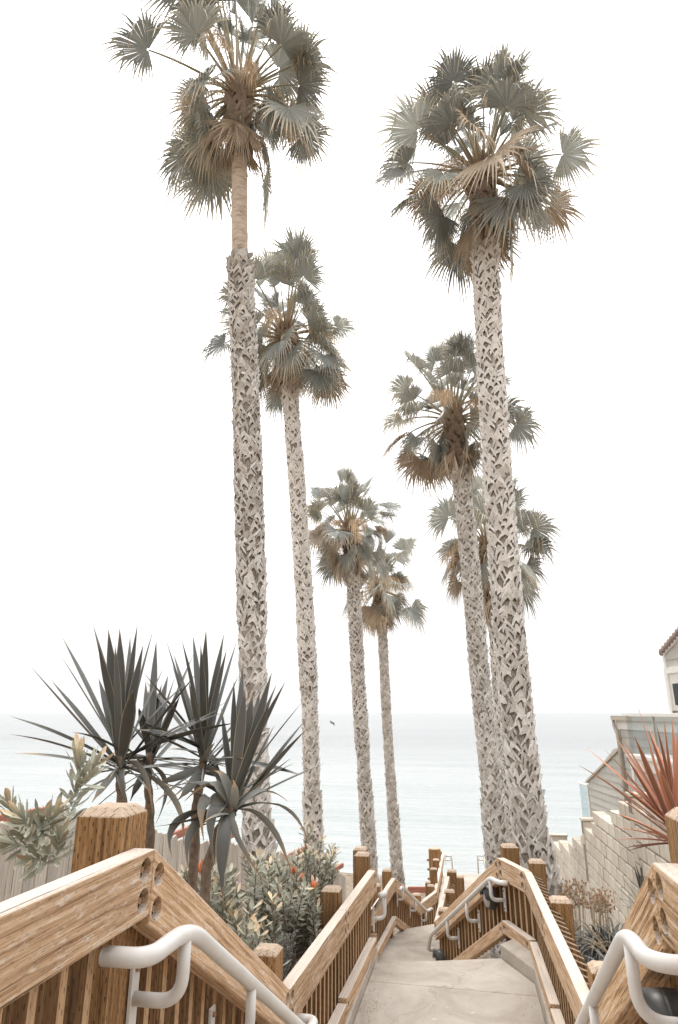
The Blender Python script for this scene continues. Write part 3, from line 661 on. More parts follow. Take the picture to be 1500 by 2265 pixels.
handrail('silver tubular handrail at the near right with a hooked bracket, cut by the frame',
         [Vector((0.66, a1.y - 0.28, a1.z)), Vector((xr_, a1.y - 0.28, a1.z)), Vector((xr_, a1.y, a1.z)), Vector((xr_, 4.85, a1.z - (4.85 - a1.y) * 0.562)), Vector((xr_, 5.05, a1.z - (4.85 - a1.y) * 0.562)), Vector((0.62, 5.05, a1.z - (4.85 - a1.y) * 0.562))],
         [((xr_, a1.y - 0.03, a1.z), 0.2, 0.24), ((xr_, a1.y + 0.95, a1.z - 0.535), 0.2, 0.24)], -XI, r=0.026)
# second flight, right
IN2 = -S2
def along2(p0, L_): return Vector((p0.x + D2.x * L_, p0.y + D2.y * L_, p0.z - 0.52 * L_))
h0 = Rg[4] + IN2 * 0.11 - UP * 0.22 - D2 * 0.0
h0 = Vector((h0.x, h0.y, -2.03))
handrail('silver handrail on the descending right guardrail beyond the first landing, with three J-shaped brackets',
         [h0 - D2 * 0.30 + S2 * 0.10, h0 - D2 * 0.22, h0, along2(h0, 2.75), along2(h0, 2.75) + D2 * 0.15 - UP * 0.25, along2(h0, 2.75) + D2 * 0.15 - UP * 0.25 + S2 * 0.12],
         [(h0 + D2 * 0.02, 0.18, 0.26), (along2(h0, 0.95), 0.17, 0.25), (along2(h0, 1.85), 0.17, 0.25)], IN2, r=0.030)
l0 = Lg[3] + Vector((0.12, 0.05, -0.25))
handrail('silver handrail at the far left end of the first landing, dropping steeply',
         [l0 - D2 * 0.1 - S2 * 0.11, l0, along2(l0, 2.7), along2(l0, 2.7) + D2 * 0.1 - UP * 0.2], [(along2(l0, 0.1), 0.14, 0.24), (along2(l0, 1.5), 0.14, 0.24)], S2, r=0.030)
m0, m1 = Lc[3] + Vector((0.12, 0.0, -0.16)), Lc[4] + Vector((0.12, 0.0, -0.16)); md = (m1 - m0).normalized()
pc = Vector((md.y, -md.x, 0)).normalized()
handrail('small far silver handrail zigzagging along the third flight above the beach',
         [m0 - Vector((0.0, 0.25, 0)), m0, m1, m1 + Vector((0.1, 0.25, 0))], [(m0 + md * 0.1, 0.12, 0.22), (m0.lerp(m1, 0.5), 0.12, 0.22), (m0.lerp(m1, 0.95), 0.12, 0.22)], pc, r=0.030)
for E_, sg, lab in ((E2, 1, 'distant silver handrail hook right of the long narrow guardrail'), (H2, -1, 'distant silver handrail hook left of the farthest guardrail')):
    p = E_ + Vector((0.22 * sg, 0.1, -0.12))
    handrail(lab, [p - Vector((0.2 * sg, 0, 0)), p, p + Vector((0, 0.35, 0)), p + Vector((0, 1.6, -0.9))], [(p + Vector((0, 0.3, 0)), 0.2, 0.2)], Vector((sg, 0, 0)), r=0.03)

# ---------------------------------------------------------------- round bulkhead lights
def bulkhead(label, c, face, r=0.15):
    t = thing('bulkhead_light', label, 'light', tuple(c), 'round lights on the guardrails')
    f = face.normalized(); b_ = MB()
    b_.tube([c, c + f * 0.05, c + f * 0.075, c + f * 0.085], [r, r, r * 0.93, r * 0.85], 28); world_mesh(b_, 'housing', M['lamp'], t, Matrix.Translation(c), smooth=False)
    b_ = MB(); b_.tube([c + f * 0.083, c + f * 0.1, c + f * 0.112], [r * 0.82, r * 0.72, r * 0.4], 24); world_mesh(b_, 'lens', M['lens'], t, Matrix.Translation(c), smooth=True)
    sd = Vector((f.y, -f.x, 0)); vs, fs = [], []
    for i in range(13):
        a = math.pi * i / 12
        for k, (rr, oo) in enumerate(((0.99, 0.06), (0.95, 0.125), (0.45, 0.13))): vs.append(c + (sd * math.cos(a) + UP * math.sin(a)) * r * rr + f * oo)
    for i in range(12):
        for k in range(2): fs.append((i * 3 + k, i * 3 + k + 1, i * 3 + k + 4, i * 3 + k + 3))
    b_ = MB(); b_.add(vs, fs); world_mesh(b_, 'hood', M['lamp'], t, Matrix.Translation(c), smooth=True)
c = Vector((Rg[4].x, Rg[4].y, 0)) + D2 * 0.32 + S2 * 0.03
bulkhead('round black bulkhead light under the peak of the right guardrail', Vector((c.x, c.y, -2.33)), -S2)
c = Vector((Rg[4].x, Rg[4].y, 0)) + D2 * 2.55 + S2 * 0.02
bulkhead('round black bulkhead light at the foot of the descending right guardrail', Vector((c.x, c.y, -3.75)), -S2)
q = atx(1418, 2170, 0.71)
bulkhead('round grey-lensed light behind the near right handrail bracket', Vector((0.70, 2.9, -1.08)), Vector((-1, 0, 0)), 0.12)

# ---------------------------------------------------------------- fan palms
def gen_frond(seed, e0, bend, Lp, Rb, spread, nseg, droop, fold=0.5, shrink=1.0, cup=0.3, threads=14):
    """costapalmate fan leaf: (petiole mesh, blade mesh) growing along +X from the crown's heart, gravity = -Z"""
    g = random.Random(seed); p = Vector((0, 0, 0)); e = e0; pts = [p.copy()]; n = 7
    for i in range(n):
        e -= bend / n; p = p + Vector((math.cos(e), 0, math.sin(e))) * (Lp / n); pts.append(p.copy())
    pm = MB(); pm.tube(pts, [0.05, 0.036, 0.028, 0.023, 0.02, 0.018, 0.016, 0.013], 5)
    T = Vector((math.cos(e), 0, math.sin(e))); S = Vector((0, 1, 0)); Nn = T.cross(S) * -1
    if Nn.z < 0 and e > -R(90): Nn = -Nn
    tw = g.uniform(-0.9, 0.9); S2_ = S * math.cos(tw) + Nn * math.sin(tw); N2 = Nn * math.cos(tw) - S * math.sin(tw)
    bm_ = MB(); th = MB(); da = 2 * spread / nseg
    for i in range(nseg):
        a = -spread + da * (i + 0.5); ln = Rb * (0.80 + 0.20 * math.cos(a * 0.8)) * g.uniform(0.9, 1.06) * shrink
        dd = g.uniform(0.6, 1.35) * droop; brk = g.random() < 0.2; spt = g.uniform(0.46, 0.6)
        rows = [0.03, 0.25, spt, spt + 0.13, 0.86, 1.0]; vs, fs, tt = [], [], []
        for j, r_ in enumerate(rows):
            def pos(al, lift):
                d = T * math.cos(al) + S2_ * math.sin(al)
                q = pts[-1] + d * (r_ * ln) + N2 * (cup * r_ * ln * math.sin(al) ** 2 - 0.10 * ln * r_ * r_ + lift)
                k = max(0.0, r_ - 0.42); q.z -= ln * dd * k * k * 1.6 + (ln * 0.9 * max(0, r_ - spt) ** 1.2 if brk else 0)
                if brk and r_ > spt: q -= d * (ln * 0.5 * (r_ - spt))
                return q
            w = da * 0.5
            if r_ > spt: w *= max(0.02, (1 - r_) / (1 - spt)) * 0.85 * spt / r_
            pl_ = fold * math.tan(da * 0.5) * min(r_, spt) * ln
            vs += [pos(a - w, 0), pos(a, pl_ * (1 if r_ <= spt else max(0.1, (1 - r_) / (1 - spt)))), pos(a + w, 0)]; tt += [0.1 + 0.9 * r_] * 3
        for j in range(len(rows) - 1):
            for k in range(2): fs.append((j * 3 + k, j * 3 + k + 1, j * 3 + k + 4, j * 3 + k + 3))
        bm_.cur = g.random(); bm_.add(vs, fs, tt)
        if i < nseg - 1 and g.random() < threads / nseg:
            q = pts[-1] + (T * math.cos(a + da / 2) + S2_ * math.sin(a + da / 2)) * (ln * spt); l_ = g.uniform(0.12, 0.38); o1 = Vector((g.uniform(-1, 1), g.uniform(-1, 1), 0)) * 0.1
            th.ribbon([q, q + o1 * 0.6 + Vector((0, 0, 0.02)), q + o1 - UP * l_ * 0.5, q + o1 * 1.2 - UP * l_], [0.006, 0.006, 0.005, 0.002], Vector((g.uniform(-1, 1), g.uniform(-1, 1), 0.1)))
    return pm.mesh('leaf_stalk', True), bm_.mesh('blade'), (th.mesh('thread') if th.v else None)
FROND = []
for k, (e0, bend, droop, cup) in enumerate([(84, 4, 0.10, 0.25), (72, 8, 0.35, 0.3), (58, 14, 0.5, 0.3), (42, 22, 0.65, 0.3), (25, 32, 0.75, 0.3), (7, 42, 0.75, 0.25), (-12, 46, 0.6, 0.2), (-32, 42, 0.5, 0.2)]):
    FROND.append([gen_frond(100 + k * 7 + v, R(e0 + (v - 2) * 4), R(bend), (0.62, 0.85, 1.05, 1.22, 1.38)[v] * (1.18, 1.25, 1.15, 1.05, 1, 1, 0.95, 0.9)[k], (0.80, 0.90, 0.86, 0.92, 0.82)[v], R(110 if k else 34), 36, droop * (0.6, 1.0, 1.3, 0.8, 1.1)[v], cup=cup, threads=20) for v in range(5)])
DEAD = [gen_frond(300 + v, R(-52), R(32), 0.45, 0.95, R(48), 30, 0.2, fold=1.2, cup=0.5, threads=0) for v in range(4)]
def gen_inflor(seed):
    g = random.Random(seed); b_ = MB(); p = Vector((0, 0, 0)); e = R(g.uniform(30, 55)); pts = [p.copy()]
    for i in range(12):
        e -= R(g.uniform(7, 12)); p = p + Vector((math.cos(e), 0, math.sin(e))) * 0.15; pts.append(p.copy())
    b_.tube(pts, [0.02 - 0.0013 * i for i in range(13)], 5)
    for i in range(4, 13):
        for k in range(16):
            b_.cur = g.random(); o1 = Vector((g.uniform(-1, 1), g.uniform(-1, 1), g.uniform(-0.4, 0.2))) * 0.15; l_ = g.uniform(0.15, 0.42); q = pts[i]
            b_.ribbon([q, q + o1, q + o1 * 1.3 - UP * l_ * 0.5, q + o1 * 1.35 - UP * l_], [0.002, 0.005, 0.006, 0.002], Vector((g.uniform(-1, 1), g.uniform(-1, 1), 0.1)), t0=0.4)
    return b_.mesh('flower_stalk')
INFL = [gen_inflor(400 + v) for v in range(4)]
def boot_mesh(rad, g, flare=1.0):
    """one old split leaf base: a wishbone of two ragged straps wrapping the trunk under a stubby upper end"""
    b_ = MB(); hw = g.uniform(0.075, 0.125); top = g.uniform(0.045, 0.09); wd = g.uniform(0.06, 0.135); vs = []
    us = [-1, -0.45, 0, 0.45, 1]; asym = g.uniform(-0.3, 0.3); dl, dr_ = g.uniform(0.08, 0.2), g.uniform(0.08, 0.2); out = g.uniform(0.012, 0.045); skew = g.uniform(-0.03, 0.03)
    for u in us:
        phi = (u + asym * (1 - abs(u))) * hw / rad; zc = top - (dl if u < 0 else dr_) * abs(u) ** 1.1 + skew * u
        w = wd * (1.0 - 0.3 * abs(u)) * g.uniform(0.8, 1.15); k = 1 - abs(u)
        curl = g.uniform(-0.012, 0.022)
        for (dz, dr) in ((-w * 0.5, 0.012 + 0.01 * k + curl), (w * 0.5 + 0.02 * k, (0.02 + out * k) * flare + g.uniform(-0.01, 0.012)), (w * 0.5 + 0.015 * k, 0.002), (-w * 0.5, -0.02)):
            r_ = rad + dr; vs.append((r_ * math.cos(phi) - rad, r_ * math.sin(phi), zc + dz + g.uniform(-0.014, 0.014)))
    fs = []
    for i in range(4):
        for k in range(3): fs.append((i * 4 + k, (i + 1) * 4 + k, (i + 1) * 4 + k + 1, i * 4 + k + 1))
    fs += [(0, 1, 2, 3), (16, 19, 18, 17)]
    b_.add(vs, fs); return b_
def palm(label, dist, path_px, radii_px, heart_i, boots_from, crown_s, n_fronds, boots_as_parts, skirt, seed, bare=None, skirt_n=10, nboot=1250):
    """path_px: trunk centre line from heart down, in photo pixels at horizontal distance dist; radii in metres"""
    g = random.Random(seed)
    P = [hd(x, y, dist) for x, y in path_px]                     # top first
    bot = P[-1].copy(); gzv = gz(bot.x, bot.y); d_ = (P[-1] - P[-2]).normalized()
    if bot.z > gzv - 0.1: P.append(bot + d_ * ((bot.z - gzv + 0.15) / max(0.2, -d_.z)))
    radii_px = [q * (0.84 if dist < 12 else 0.80) for q in radii_px]; rr = list(radii_px) + [radii_px[-1] * 1.12] * (len(P) - len(radii_px))
    # resample
    L_ = [0]
    for a, b in zip(P, P[1:]): L_.append(L_[-1] + (b - a).length)
    def at(s):
        for i in range(len(P) - 1):
            if s <= L_[i + 1]:
                u = (s - L_[i]) / (L_[i + 1] - L_[i]); return P[i].lerp(P[i + 1], u), rr[i] + (rr[i + 1] - rr[i]) * u
        return P[-1], rr[-1]
    base = at(L_[-1])[0]
    t = thing('palm_tree', label, 'palm tree', tuple(base), 'fan palms along the stairs')
    n = max(12, int(L_[-1] / 0.4)); pts, rs = [], []
    for i in range(n + 1):
        p, r_ = at(L_[-1] * (1 - i / n)); pts.append(p); rs.append(r_)
    b_ = MB(); b_.tube(pts, rs, 20)
    trunk = world_mesh(b_, 'trunk', M['core'], t, Matrix.Translation(base), smooth=True)
    def s_of(py):                                                # arc length where the trunk crosses image row py
        for i in range(len(path_px) - 1):
            y0, y1 = path_px[i][1], path_px[i + 1][1]
            if py <= y1: return L_[i] + (L_[i + 1] - L_[i]) * (py - y0) / (y1 - y0)
        return L_[len(path_px) - 1]
    if bare:                                                     # smooth ringed stretch below the crown
        sa, sb = s_of(bare[0]), s_of(bare[1]); q = [at(sa + (sb - sa) * k / 14)[0] for k in range(15)]
        b_ = MB(); b_.tube(q, [bare[2] * (1 + 0.03 * math.sin(k * 2.4)) for k in range(15)], 20); world_mesh(b_, 'bare_stem', M['bark'], trunk, Matrix.Translation(q[0]), smooth=True)
    s0 = s_of(boots_from); s1 = L_[-1]; ntot = nboot
    var = {}
    stuff = MB(); nb = 0
    order = list(range(ntot - 1, -1, -1)); tw_ = math.atan2(-base.y, -base.x)
    for i in order:
        f = (i + 0.5) / ntot; s = s0 + (s1 - s0) * f; p, r_ = at(s + g.uniform(-0.03, 0.03)); az = i * 2.39996 + g.uniform(-0.3, 0.3)
        nearc = f < 0.03
        key = (round(r_ / 0.03), nearc, g.randrange(14))
        if key not in var:
            bm_ = boot_mesh(max(0.12, key[0] * 0.03), g, 2.0 if nearc else 1.15); var[key] = (bm_, bm_.mesh('boot'))
        k0 = max(0.12, key[0] * 0.03)
        sc = g.uniform(0.9, 1.15) * (s1 - s0) / ntot / 0.0122; sc = max(0.72, min(1.15, sc))
        W = Matrix.Translation(p) @ Matrix.Rotation(az, 4, 'Z') @ Matrix.Translation((k0, 0, 0)) @ Matrix.Rotation(g.uniform(-0.32, 0.32), 4, 'X') @ Matrix.Rotation(g.uniform(-0.08, 0.1), 4, 'Y') @ Matrix.Scale(sc, 4)
        if boots_as_parts and nb < 300 and math.cos(az - tw_) > -0.1:
            obj('leaf_base', var[key][1], M['boot_brown'] if nearc else M['boot'], trunk, W); nb += 1
        else:
            stuff.cur = g.random(); m_ = var[key][0]; stuff.add([tuple(W @ Vector(v)) for v in m_.v], m_.f)
    if stuff.v: world_mesh(stuff, 'leaf_base_cover', M['boot'], trunk, Matrix.Translation(base), kind='stuff')
    # crown
    hp = at(0)[0]; dn = (at(0.5)[0] - hp).normalized()
    cm = MB(); r0 = rr[0]
    sk = s_of(skirt); q = [hp - dn * 0.18, hp - dn * 0.05] + [at(sk * k / 4)[0] for k in range(5)]
    cm.tube(q, [0.05, r0 * 0.6, r0 * 0.85, r0 * 0.95, r0 * 1.0, r0 * 1.0, r0 * 1.02], 16)
    crown = world_mesh(cm, 'crown', M['heart'], t, Matrix.Translation(hp), smooth=True)
    # fibre and stub bases in the brown neck
    nb2 = 46; stf = MB()
    for i in range(nb2):
        s = 0.1 + (sk + 0.3) * i / nb2; p, r_ = at(s); bm_ = boot_mesh(max(0.12, r0), g, 2.6)
        W = Matrix.Translation(p) @ Matrix.Rotation(i * 2.39996, 4, 'Z') @ Matrix.Translation((max(0.12, r0), 0, 0)) @ Matrix.Rotation(g.uniform(-0.2, 0.2), 4, 'X') @ Matrix.Scale(g.uniform(0.9, 1.4), 4)
        stf.cur = g.random(); stf.add([tuple(W @ Vector(v)) for v in bm_.v], bm_.f)
    world_mesh(stf, 'stalk_bases', M['boot_brown'], crown, Matrix.Translation(hp), kind='stuff')
    for i in range(n_fronds):
        f = i / (n_fronds - 1); k = min(7, int(f ** 1.15 * 8)); v = FROND[k][g.randrange(5)]
        az = i * 2.39996 + g.uniform(-0.4, 0.4); sc = crown_s * g.uniform(0.8, 1.15) * (1.0 if k else 0.95)
        toward = math.atan2(-hp.y, -hp.x); da_ = (az - toward + math.pi) % (2 * math.pi) - math.pi
        if 3 <= k <= 7 and abs(da_) < 0.75 and g.random() < 0.5: az += math.copysign(g.uniform(0.75, 1.6), da_)      # few leaves hang straight towards the stairs
        at_p = hp + dn * (0.05 + 0.42 * f * crown_s)
        W = Matrix.Translation(at_p) @ Matrix.Rotation(az, 4, 'Z') @ Matrix.Rotation(g.uniform(-0.14, 0.14), 4, 'Y') @ Matrix.Rotation(g.uniform(-0.2, 0.2), 4, 'X') @ Matrix.Translation((r0 * 0.7, 0, 0)) @ Matrix.Scale(sc, 4)
        fr = obj('frond', v[1], M['frond'], crown, W)
        if k >= 4 and g.random() < 0.2: fr.material_slots[0].link = 'OBJECT'; fr.material_slots[0].material = M['dead']
        # stalk and threads share the leaf's place: joined look, kept as children of the crown (no fourth level)
        obj('leaf_stalk', v[0], M['petiole'], crown, W)
        if v[2]: obj('leaf_thread', v[2], M['thread'], crown, W)
    for i in range(skirt_n):
        az = i * 2.39996 + seed; v = DEAD[g.randrange(4)]; p, r_ = at(sk * g.uniform(0.75, 1.0))
        W = Matrix.Translation(p) @ Matrix.Rotation(az, 4, 'Z') @ Matrix.Translation((r0 * 0.8, 0, 0)) @ Matrix.Rotation(g.uniform(-0.1, 0.25), 4, 'Y') @ Matrix.Scale(crown_s * g.uniform(0.7, 0.95), 4)
        obj('dead_frond', v[1], M['dead'], crown, W); obj('dead_stalk', v[0], M['petiole'], crown, W)
    for i in range(6):
        W = Matrix.Translation(hp + dn * 0.15) @ Matrix.Rotation(g.uniform(0, 6.28), 4, 'Z') @ Matrix.Rotation(g.uniform(-0.3, 0.2), 4, 'Y') @ Matrix.Scale(crown_s * g.uniform(0.7, 0.95), 4)
        obj('flower_stalk', INFL[g.randrange(4)], M['inflor'], crown, W)
    return t
palm('tallest fan palm at the left with a narrow bare stretch of trunk below its crown', 10.0,
     [(528, 185), (527, 262), (530, 360), (530, 480), (531, 560), (532, 600), (545, 900), (556, 1300), (560, 1600), (567, 1800), (575, 1890)],
     [0.20, 0.19, 0.15, 0.145, 0.17, 0.235, 0.25, 0.235, 0.225, 0.225, 0.245], 0, 572, 1.14, 60, True, 262, 1, bare=(345, 570, 0.152), skirt_n=9)
palm('tall fan palm on the right, the nearest thick trunk beside the guardrail bend', 10.3,
     [(1066, 362), (1070, 470), (1074, 580), (1085, 800), (1104, 1100), (1127, 1400), (1150, 1650), (1172, 1830), (1184, 1890)],
     [0.22, 0.22, 0.235, 0.245, 0.245, 0.235, 0.235, 0.255, 0.29], 0, 545, 1.06, 66, True, 470, 2)
palm('second fan palm from the left, its crown partly behind the tallest trunk', 15.0,
     [(632, 722), (638, 795), (642, 880), (655, 1050), (672, 1300), (685, 1560), (690, 1750), (694, 1880)],
     [0.22, 0.22, 0.23, 0.235, 0.215, 0.205, 0.205, 0.225], 0, 860, 1.06, 58, True, 795, 3)
palm('fan palm whose crown sits left of the nearest right trunk', 14.0,
     [(1000, 905), (1010, 985), (1020, 1060), (1040, 1250), (1062, 1500), (1085, 1720), (1098, 1870)],
     [0.2, 0.2, 0.215, 0.22, 0.225, 0.235, 0.26], 0, 1040, 0.88, 58, True, 985, 4)
palm('small distant fan palm in the middle, left one of the two slim trunks', 20.0,
     [(772, 1158), (776, 1225), (782, 1290), (792, 1500), (806, 1720), (817, 1895)],
     [0.2, 0.2, 0.215, 0.21, 0.205, 0.235], 0, 1275, 0.90, 48, False, 1225, 5, nboot=900)
palm('slimmest and most distant fan palm in the middle, right of the other slim trunk', 25.0,
     [(835, 1285), (842, 1335), (846, 1400), (855, 1580), (868, 1780), (878, 1920)],
     [0.2, 0.2, 0.20, 0.20, 0.205, 0.24], 0, 1385, 1.05, 44, False, 1335, 6, nboot=900)
palm('fan palm mostly hidden behind the two thick right trunks', 18.5,
     [(1078, 1190), (1090, 1320), (1098, 1400), (1112, 1600), (1128, 1800), (1134, 1880)],
     [0.2, 0.2, 0.21, 0.21, 0.21, 0.24], 0, 1370, 1.0, 50, False, 1320, 8, nboot=900)

# ---------------------------------------------------------------- concrete block wall on the right
wl = thing('block_wall', 'cream concrete block wall with stepped top and pilasters right of the stairs', 'wall', (2.2, 13.5, -4))
WA, WB = Vector((2.36, 6.8, 0)), Vector((2.10, 18.6, 0)); wd = (WB - WA).normalized(); wn_ = Vector((wd.y, -wd.x, 0))
def top_at(y):                                                    # stepped top
    pts = [(6.0, -0.72), (9.4, -1.02), (11.2, -1.38), (12.4, -1.55), (13.3, -1.95), (13.9, -2.25), (15.5, -2.55), (17.0, -2.85), (18.6, -3.1)]
    for (a, b), (c, d) in zip(pts, pts[1:]):
        if y <= c: return b + (d - b) * (y - a) / (c - a)
    return pts[-1][1]
BH, BL, BT = 0.2, 0.4, 0.19
bb = MB(); bb.box((0.018, 0, 0.011), (BL - 0.020, BT, BH - 0.013)); blk = bevelled(bb.mesh('block'), 0.008, 1)
hb = MB(); hb.box((0.004, 0, 0.004), (BL / 2 - 0.006, BT, BH - 0.006)); hblk = bevelled(hb.mesh('block'), 0.008, 1)
nlen = int((WB - WA).length / BL); core = MB(); count = 0
MW = basis(WA, wd, UP)
wr = random.Random(3)
for i in range(nlen):
    p = WA + wd * (i * BL); tz = math.floor(top_at(p.y + 0.2) / BH) * BH; zb = max(math.floor((gz(p.x, p.y) - 0.3) / BH) * BH, tz - 2.6)
    core.add([MW @ Vector(v) for v in [(i * BL, 0.03, zb), ((i + 1) * BL, 0.03, zb), ((i + 1) * BL, BT - 0.03, zb), (i * BL, BT - 0.03, zb), (i * BL, 0.03, tz - 0.02), ((i + 1) * BL, 0.03, tz - 0.02), ((i + 1) * BL, BT - 0.03, tz - 0.02), (i * BL, BT - 0.03, tz - 0.02)]],
             [(3, 2, 1, 0), (4, 5, 6, 7), (0, 1, 5, 4), (1, 2, 6, 5), (2, 3, 7, 6), (3, 0, 4, 7)])
    z = tz - BH; k = 0
    while z >= zb - 0.01:
        row = round(z / BH)
        if count < 292:
            j = wr.uniform(-0.004, 0.004)
            obj('block', blk, M['block'], wl, MW @ Matrix.Translation((i * BL + (BL / 2 if row % 2 else 0) + 0.001 * (i % 2), j - 0.002, z))); count += 1
        z -= BH
world_mesh(core, 'mortar', M['mortar'], wl, Matrix.Translation(WA))
pbm = MB(); pbm.box((0.003, 0, 0.003), (0.197 * 1.0, 0.40, BH - 0.006)); pblk = bevelled(pbm.mesh('pilaster_block'), 0.008, 1)
for y, hgt, zb in ((9.75, 0.02, -3.2), (13.5, 0.14, -4.6), (18.2, 0.10, -5.6)):
    u = (y - WA.y) / wd.y; z = top_at(y) + hgt; first = True
    cx_ = MB(); cx_.box((u + 0.02, -0.17, zb), (u + 0.18, 0.2, z - 0.02)); obj('mortar', cx_.mesh('mortar'), M['mortar'], wl, MW)
    while z > zb:
        z -= BH; obj('pilaster_block', pblk, M['block'], wl, MW @ Matrix.Translation((u, -0.2 + wr.uniform(-0.004, 0.004), z)))
    cpb = MB(); cpb.box((-0.015, -0.215, 0), (0.215, 0.22, 0.045)); cp = bevelled(cpb.mesh('cap'), 0.008, 1)
    obj('cap', cp, M['block'], wl, MW @ Matrix.Translation((u, 0, top_at(y) + hgt + 0.002)))

# ---------------------------------------------------------------- house on the right
hs_ = thing('house', 'pale grey clapboard house with glass deck rail and brown tiled roof edge', 'house', (4.5, 14.5, -4.5))
HA, HD = Vector((3.45, 16.6, 0)), Vector((-math.sin(R(8)), math.cos(R(8)), 0)); HN = Vector((HD.y, -HD.x, 0))   # HN points away from the stairs
HW = basis(HA, HD, UP)                                            # local: x along (away), y = towards the stairs, z up
if (HW.to_3x3() @ Vector((0, 1, 0))).dot(HN) > 0: YS = -1
else: YS = 1
def hpix(px, py, off=0.0):                                        # pixel on the plane parallel to the side wall, off metres towards the stairs
    d = ray(px, py); k = (HA - HN * off).dot(HN) / d.dot(HN); p = d * k; return (p - HA).dot(HD), p.z
def hbox(name, x0, x1, y0, y1, z0, z1, mat, parent=None, bev=0.0):
    b_ = MB(); b_.box((min(x0, x1), min(y0 * YS, y1 * YS), min(z0, z1)), (max(x0, x1), max(y0 * YS, y1 * YS), max(z0, z1)))
    me = b_.mesh(name)
    if bev: bevelled(me, bev, 1)
    return obj(name, me, M[mat], parent or hs_, HW)
def siding(x0, x1, z0, z1, y, cutline=None, h=0.165):
    z = z0
    while z < z1 - 0.01:
        zt = min(z + h, z1); a, b = x0, x1
        b_ = MB()
        if cutline:                                               # sloped end: x limit falls with z
            ba, bb2 = cutline(z), cutline(zt)
        else: ba = bb2 = b
        if min(ba, bb2) > a + 0.02:
            vs = [(a, y, z), (ba, y, z), (bb2, y, zt), (a, y, zt), (a, y + 0.024, z), (ba, y + 0.024, z), (bb2, y + 0.006, zt), (a, y + 0.006, zt)]
            b_.add([(v[0], v[1] * YS, v[2]) for v in vs], [(0, 1, 2, 3), (4, 7, 6, 5), (0, 4, 5, 1), (2, 6, 7, 3), (1, 5, 6, 2), (0, 3, 7, 4)])
            me = b_.mesh('siding_board'); bm = bmesh.new(); bm.from_mesh(me); bmesh.ops.recalc_face_normals(bm, faces=bm.faces); bm.to_mesh(me); bm.free()
            obj('siding_board', me, M['siding'], hs_, HW)
        z += h
XN = -6.5
xg, zg = hpix(1366, 1583)
hbox('wall', XN, xg - 0.005, -0.002, -3.2, -5.0, zg, 'siding')
siding(XN, xg - 0.01, -3.0, zg - 0.30, 0.0)
hbox('fascia', XN, xg + 0.06, 0.0, 0.035, zg - 0.295, zg - 0.06, 'trim')
hbox('corner_board', xg - 0.09, xg, 0.026, 0.04, -3.0, zg - 0.30, 'trim')
hbox('gutter', XN, xg + 0.10, 0.036, 0.13, zg - 0.10, zg, 'gutter')
hbox('flat_roof', XN, xg, -0.1, -3.2, zg + 0.003, zg + 0.05, 'trim')
b_ = MB(); xd = xg + 0.05
b_.tube(fillet([(xd, 0.09 * YS, zg - 0.09), (xd, 0.09 * YS, zg - 0.22), (xd - 0.13, 0.075 * YS, zg - 0.42), (xd - 0.13, 0.075 * YS, -2.6)], 0.08), 0.04, 12); obj('downspout', b_.mesh('downspout', True), M['gutter'], hs_, HW)
# sloped wing wall beyond the downspout
xe, ze = hpix(1301, 1730); xs2, zs2 = hpix(1360, 1655)
cl = lambda z: xs2 + (xe - xs2) * max(0.0, min(1.0, (zs2 - z) / (zs2 - ze))) if z > ze else xe
siding(xg + 0.0, xe, -3.2, zs2, 0.0, cl)
b_ = MB(); b_.add([(x, y * YS, z) for y in (-0.004, -0.3) for x, z in ((xg, -4.0), (xe, -4.0), (xe, ze - 0.01), (xg, zs2 - 0.01))], [(0, 1, 2, 3), (7, 6, 5, 4), (0, 4, 5, 1), (1, 5, 6, 2), (2, 6, 7, 3), (3, 7, 4, 0)])
obj('wing_wall', b_.mesh('wing_wall'), M['siding'], hs_, HW)
b_ = MB(); b_.add([(x, y * YS, z) for y in (0.06, -0.34) for x, z in ((xg + 0.02, zs2 - 0.005), (xe + 0.03, ze - 0.02), (xe + 0.03, ze + 0.03), (xg + 0.02, zs2 + 0.045))], [(0, 1, 2, 3), (7, 6, 5, 4), (0, 4, 5, 1), (1, 5, 6, 2), (2, 6, 7, 3), (3, 7, 4, 0)])
obj('wing_cap', b_.mesh('wing_cap'), M['gutter'], hs_, HW)
hbox('wing_corner_board', xe - 0.02, xe + 0.06, 0.026, 0.042, -3.6, ze - 0.05, 'trim')
# projecting bay with deck and glass rail on top
OB = 0.75
xb, zb_ = hpix(1393, 1668, OB)
hbox('bay', XN, xb - 0.02, 0.03, OB - 0.03, -4.5, zb_ - 0.04, 'siding')
siding(XN, xb - 0.06, -2.6, zb_ - 0.30, OB - 0.03)
hbox('bay_corner_board', xb - 0.11, xb - 0.01, OB - 0.026, OB + 0.012, -2.6, zb_ - 0.27, 'trim')
hbox('bay_fascia', XN, xb, OB - 0.028, OB + 0.02, zb_ - 0.26, zb_ - 0.06, 'trim')
hbox('deck_edge', XN, xb + 0.06, 0.045, OB + 0.07, zb_ - 0.055, zb_, 'trim')
for px in (1470,):
    xx, zz = hpix(px, 1700, OB); hbox('bay_mullion', xx - 0.07, xx + 0.07, OB - 0.005, OB + 0.016, -2.6, zb_ - 0.265, 'trim')
x1, z1 = hpix(1383, 1580, OB); x2, _ = hpix(1442, 1580, OB); zt = z1
pos_ = [x1, x2, x2 - (x1 - x2), x2 - 2 * (x1 - x2)]
for i in range(3):
    hbox('glass_pane', pos_[i] - 0.02, pos_[i + 1] + 0.02, OB - 0.012, OB + 0.0, zb_ + 0.03, zt - 0.03, 'glass')
for x in pos_[1:]: hbox('rail_post', x - 0.018, x + 0.018, OB - 0.03, OB + 0.012, zb_, zt - 0.02, 'gutter')
hbox('deck_rail', pos_[-1], x1 - 0.25, OB - 0.035, OB + 0.02, zt - 0.035, zt + 0.012, 'trim')
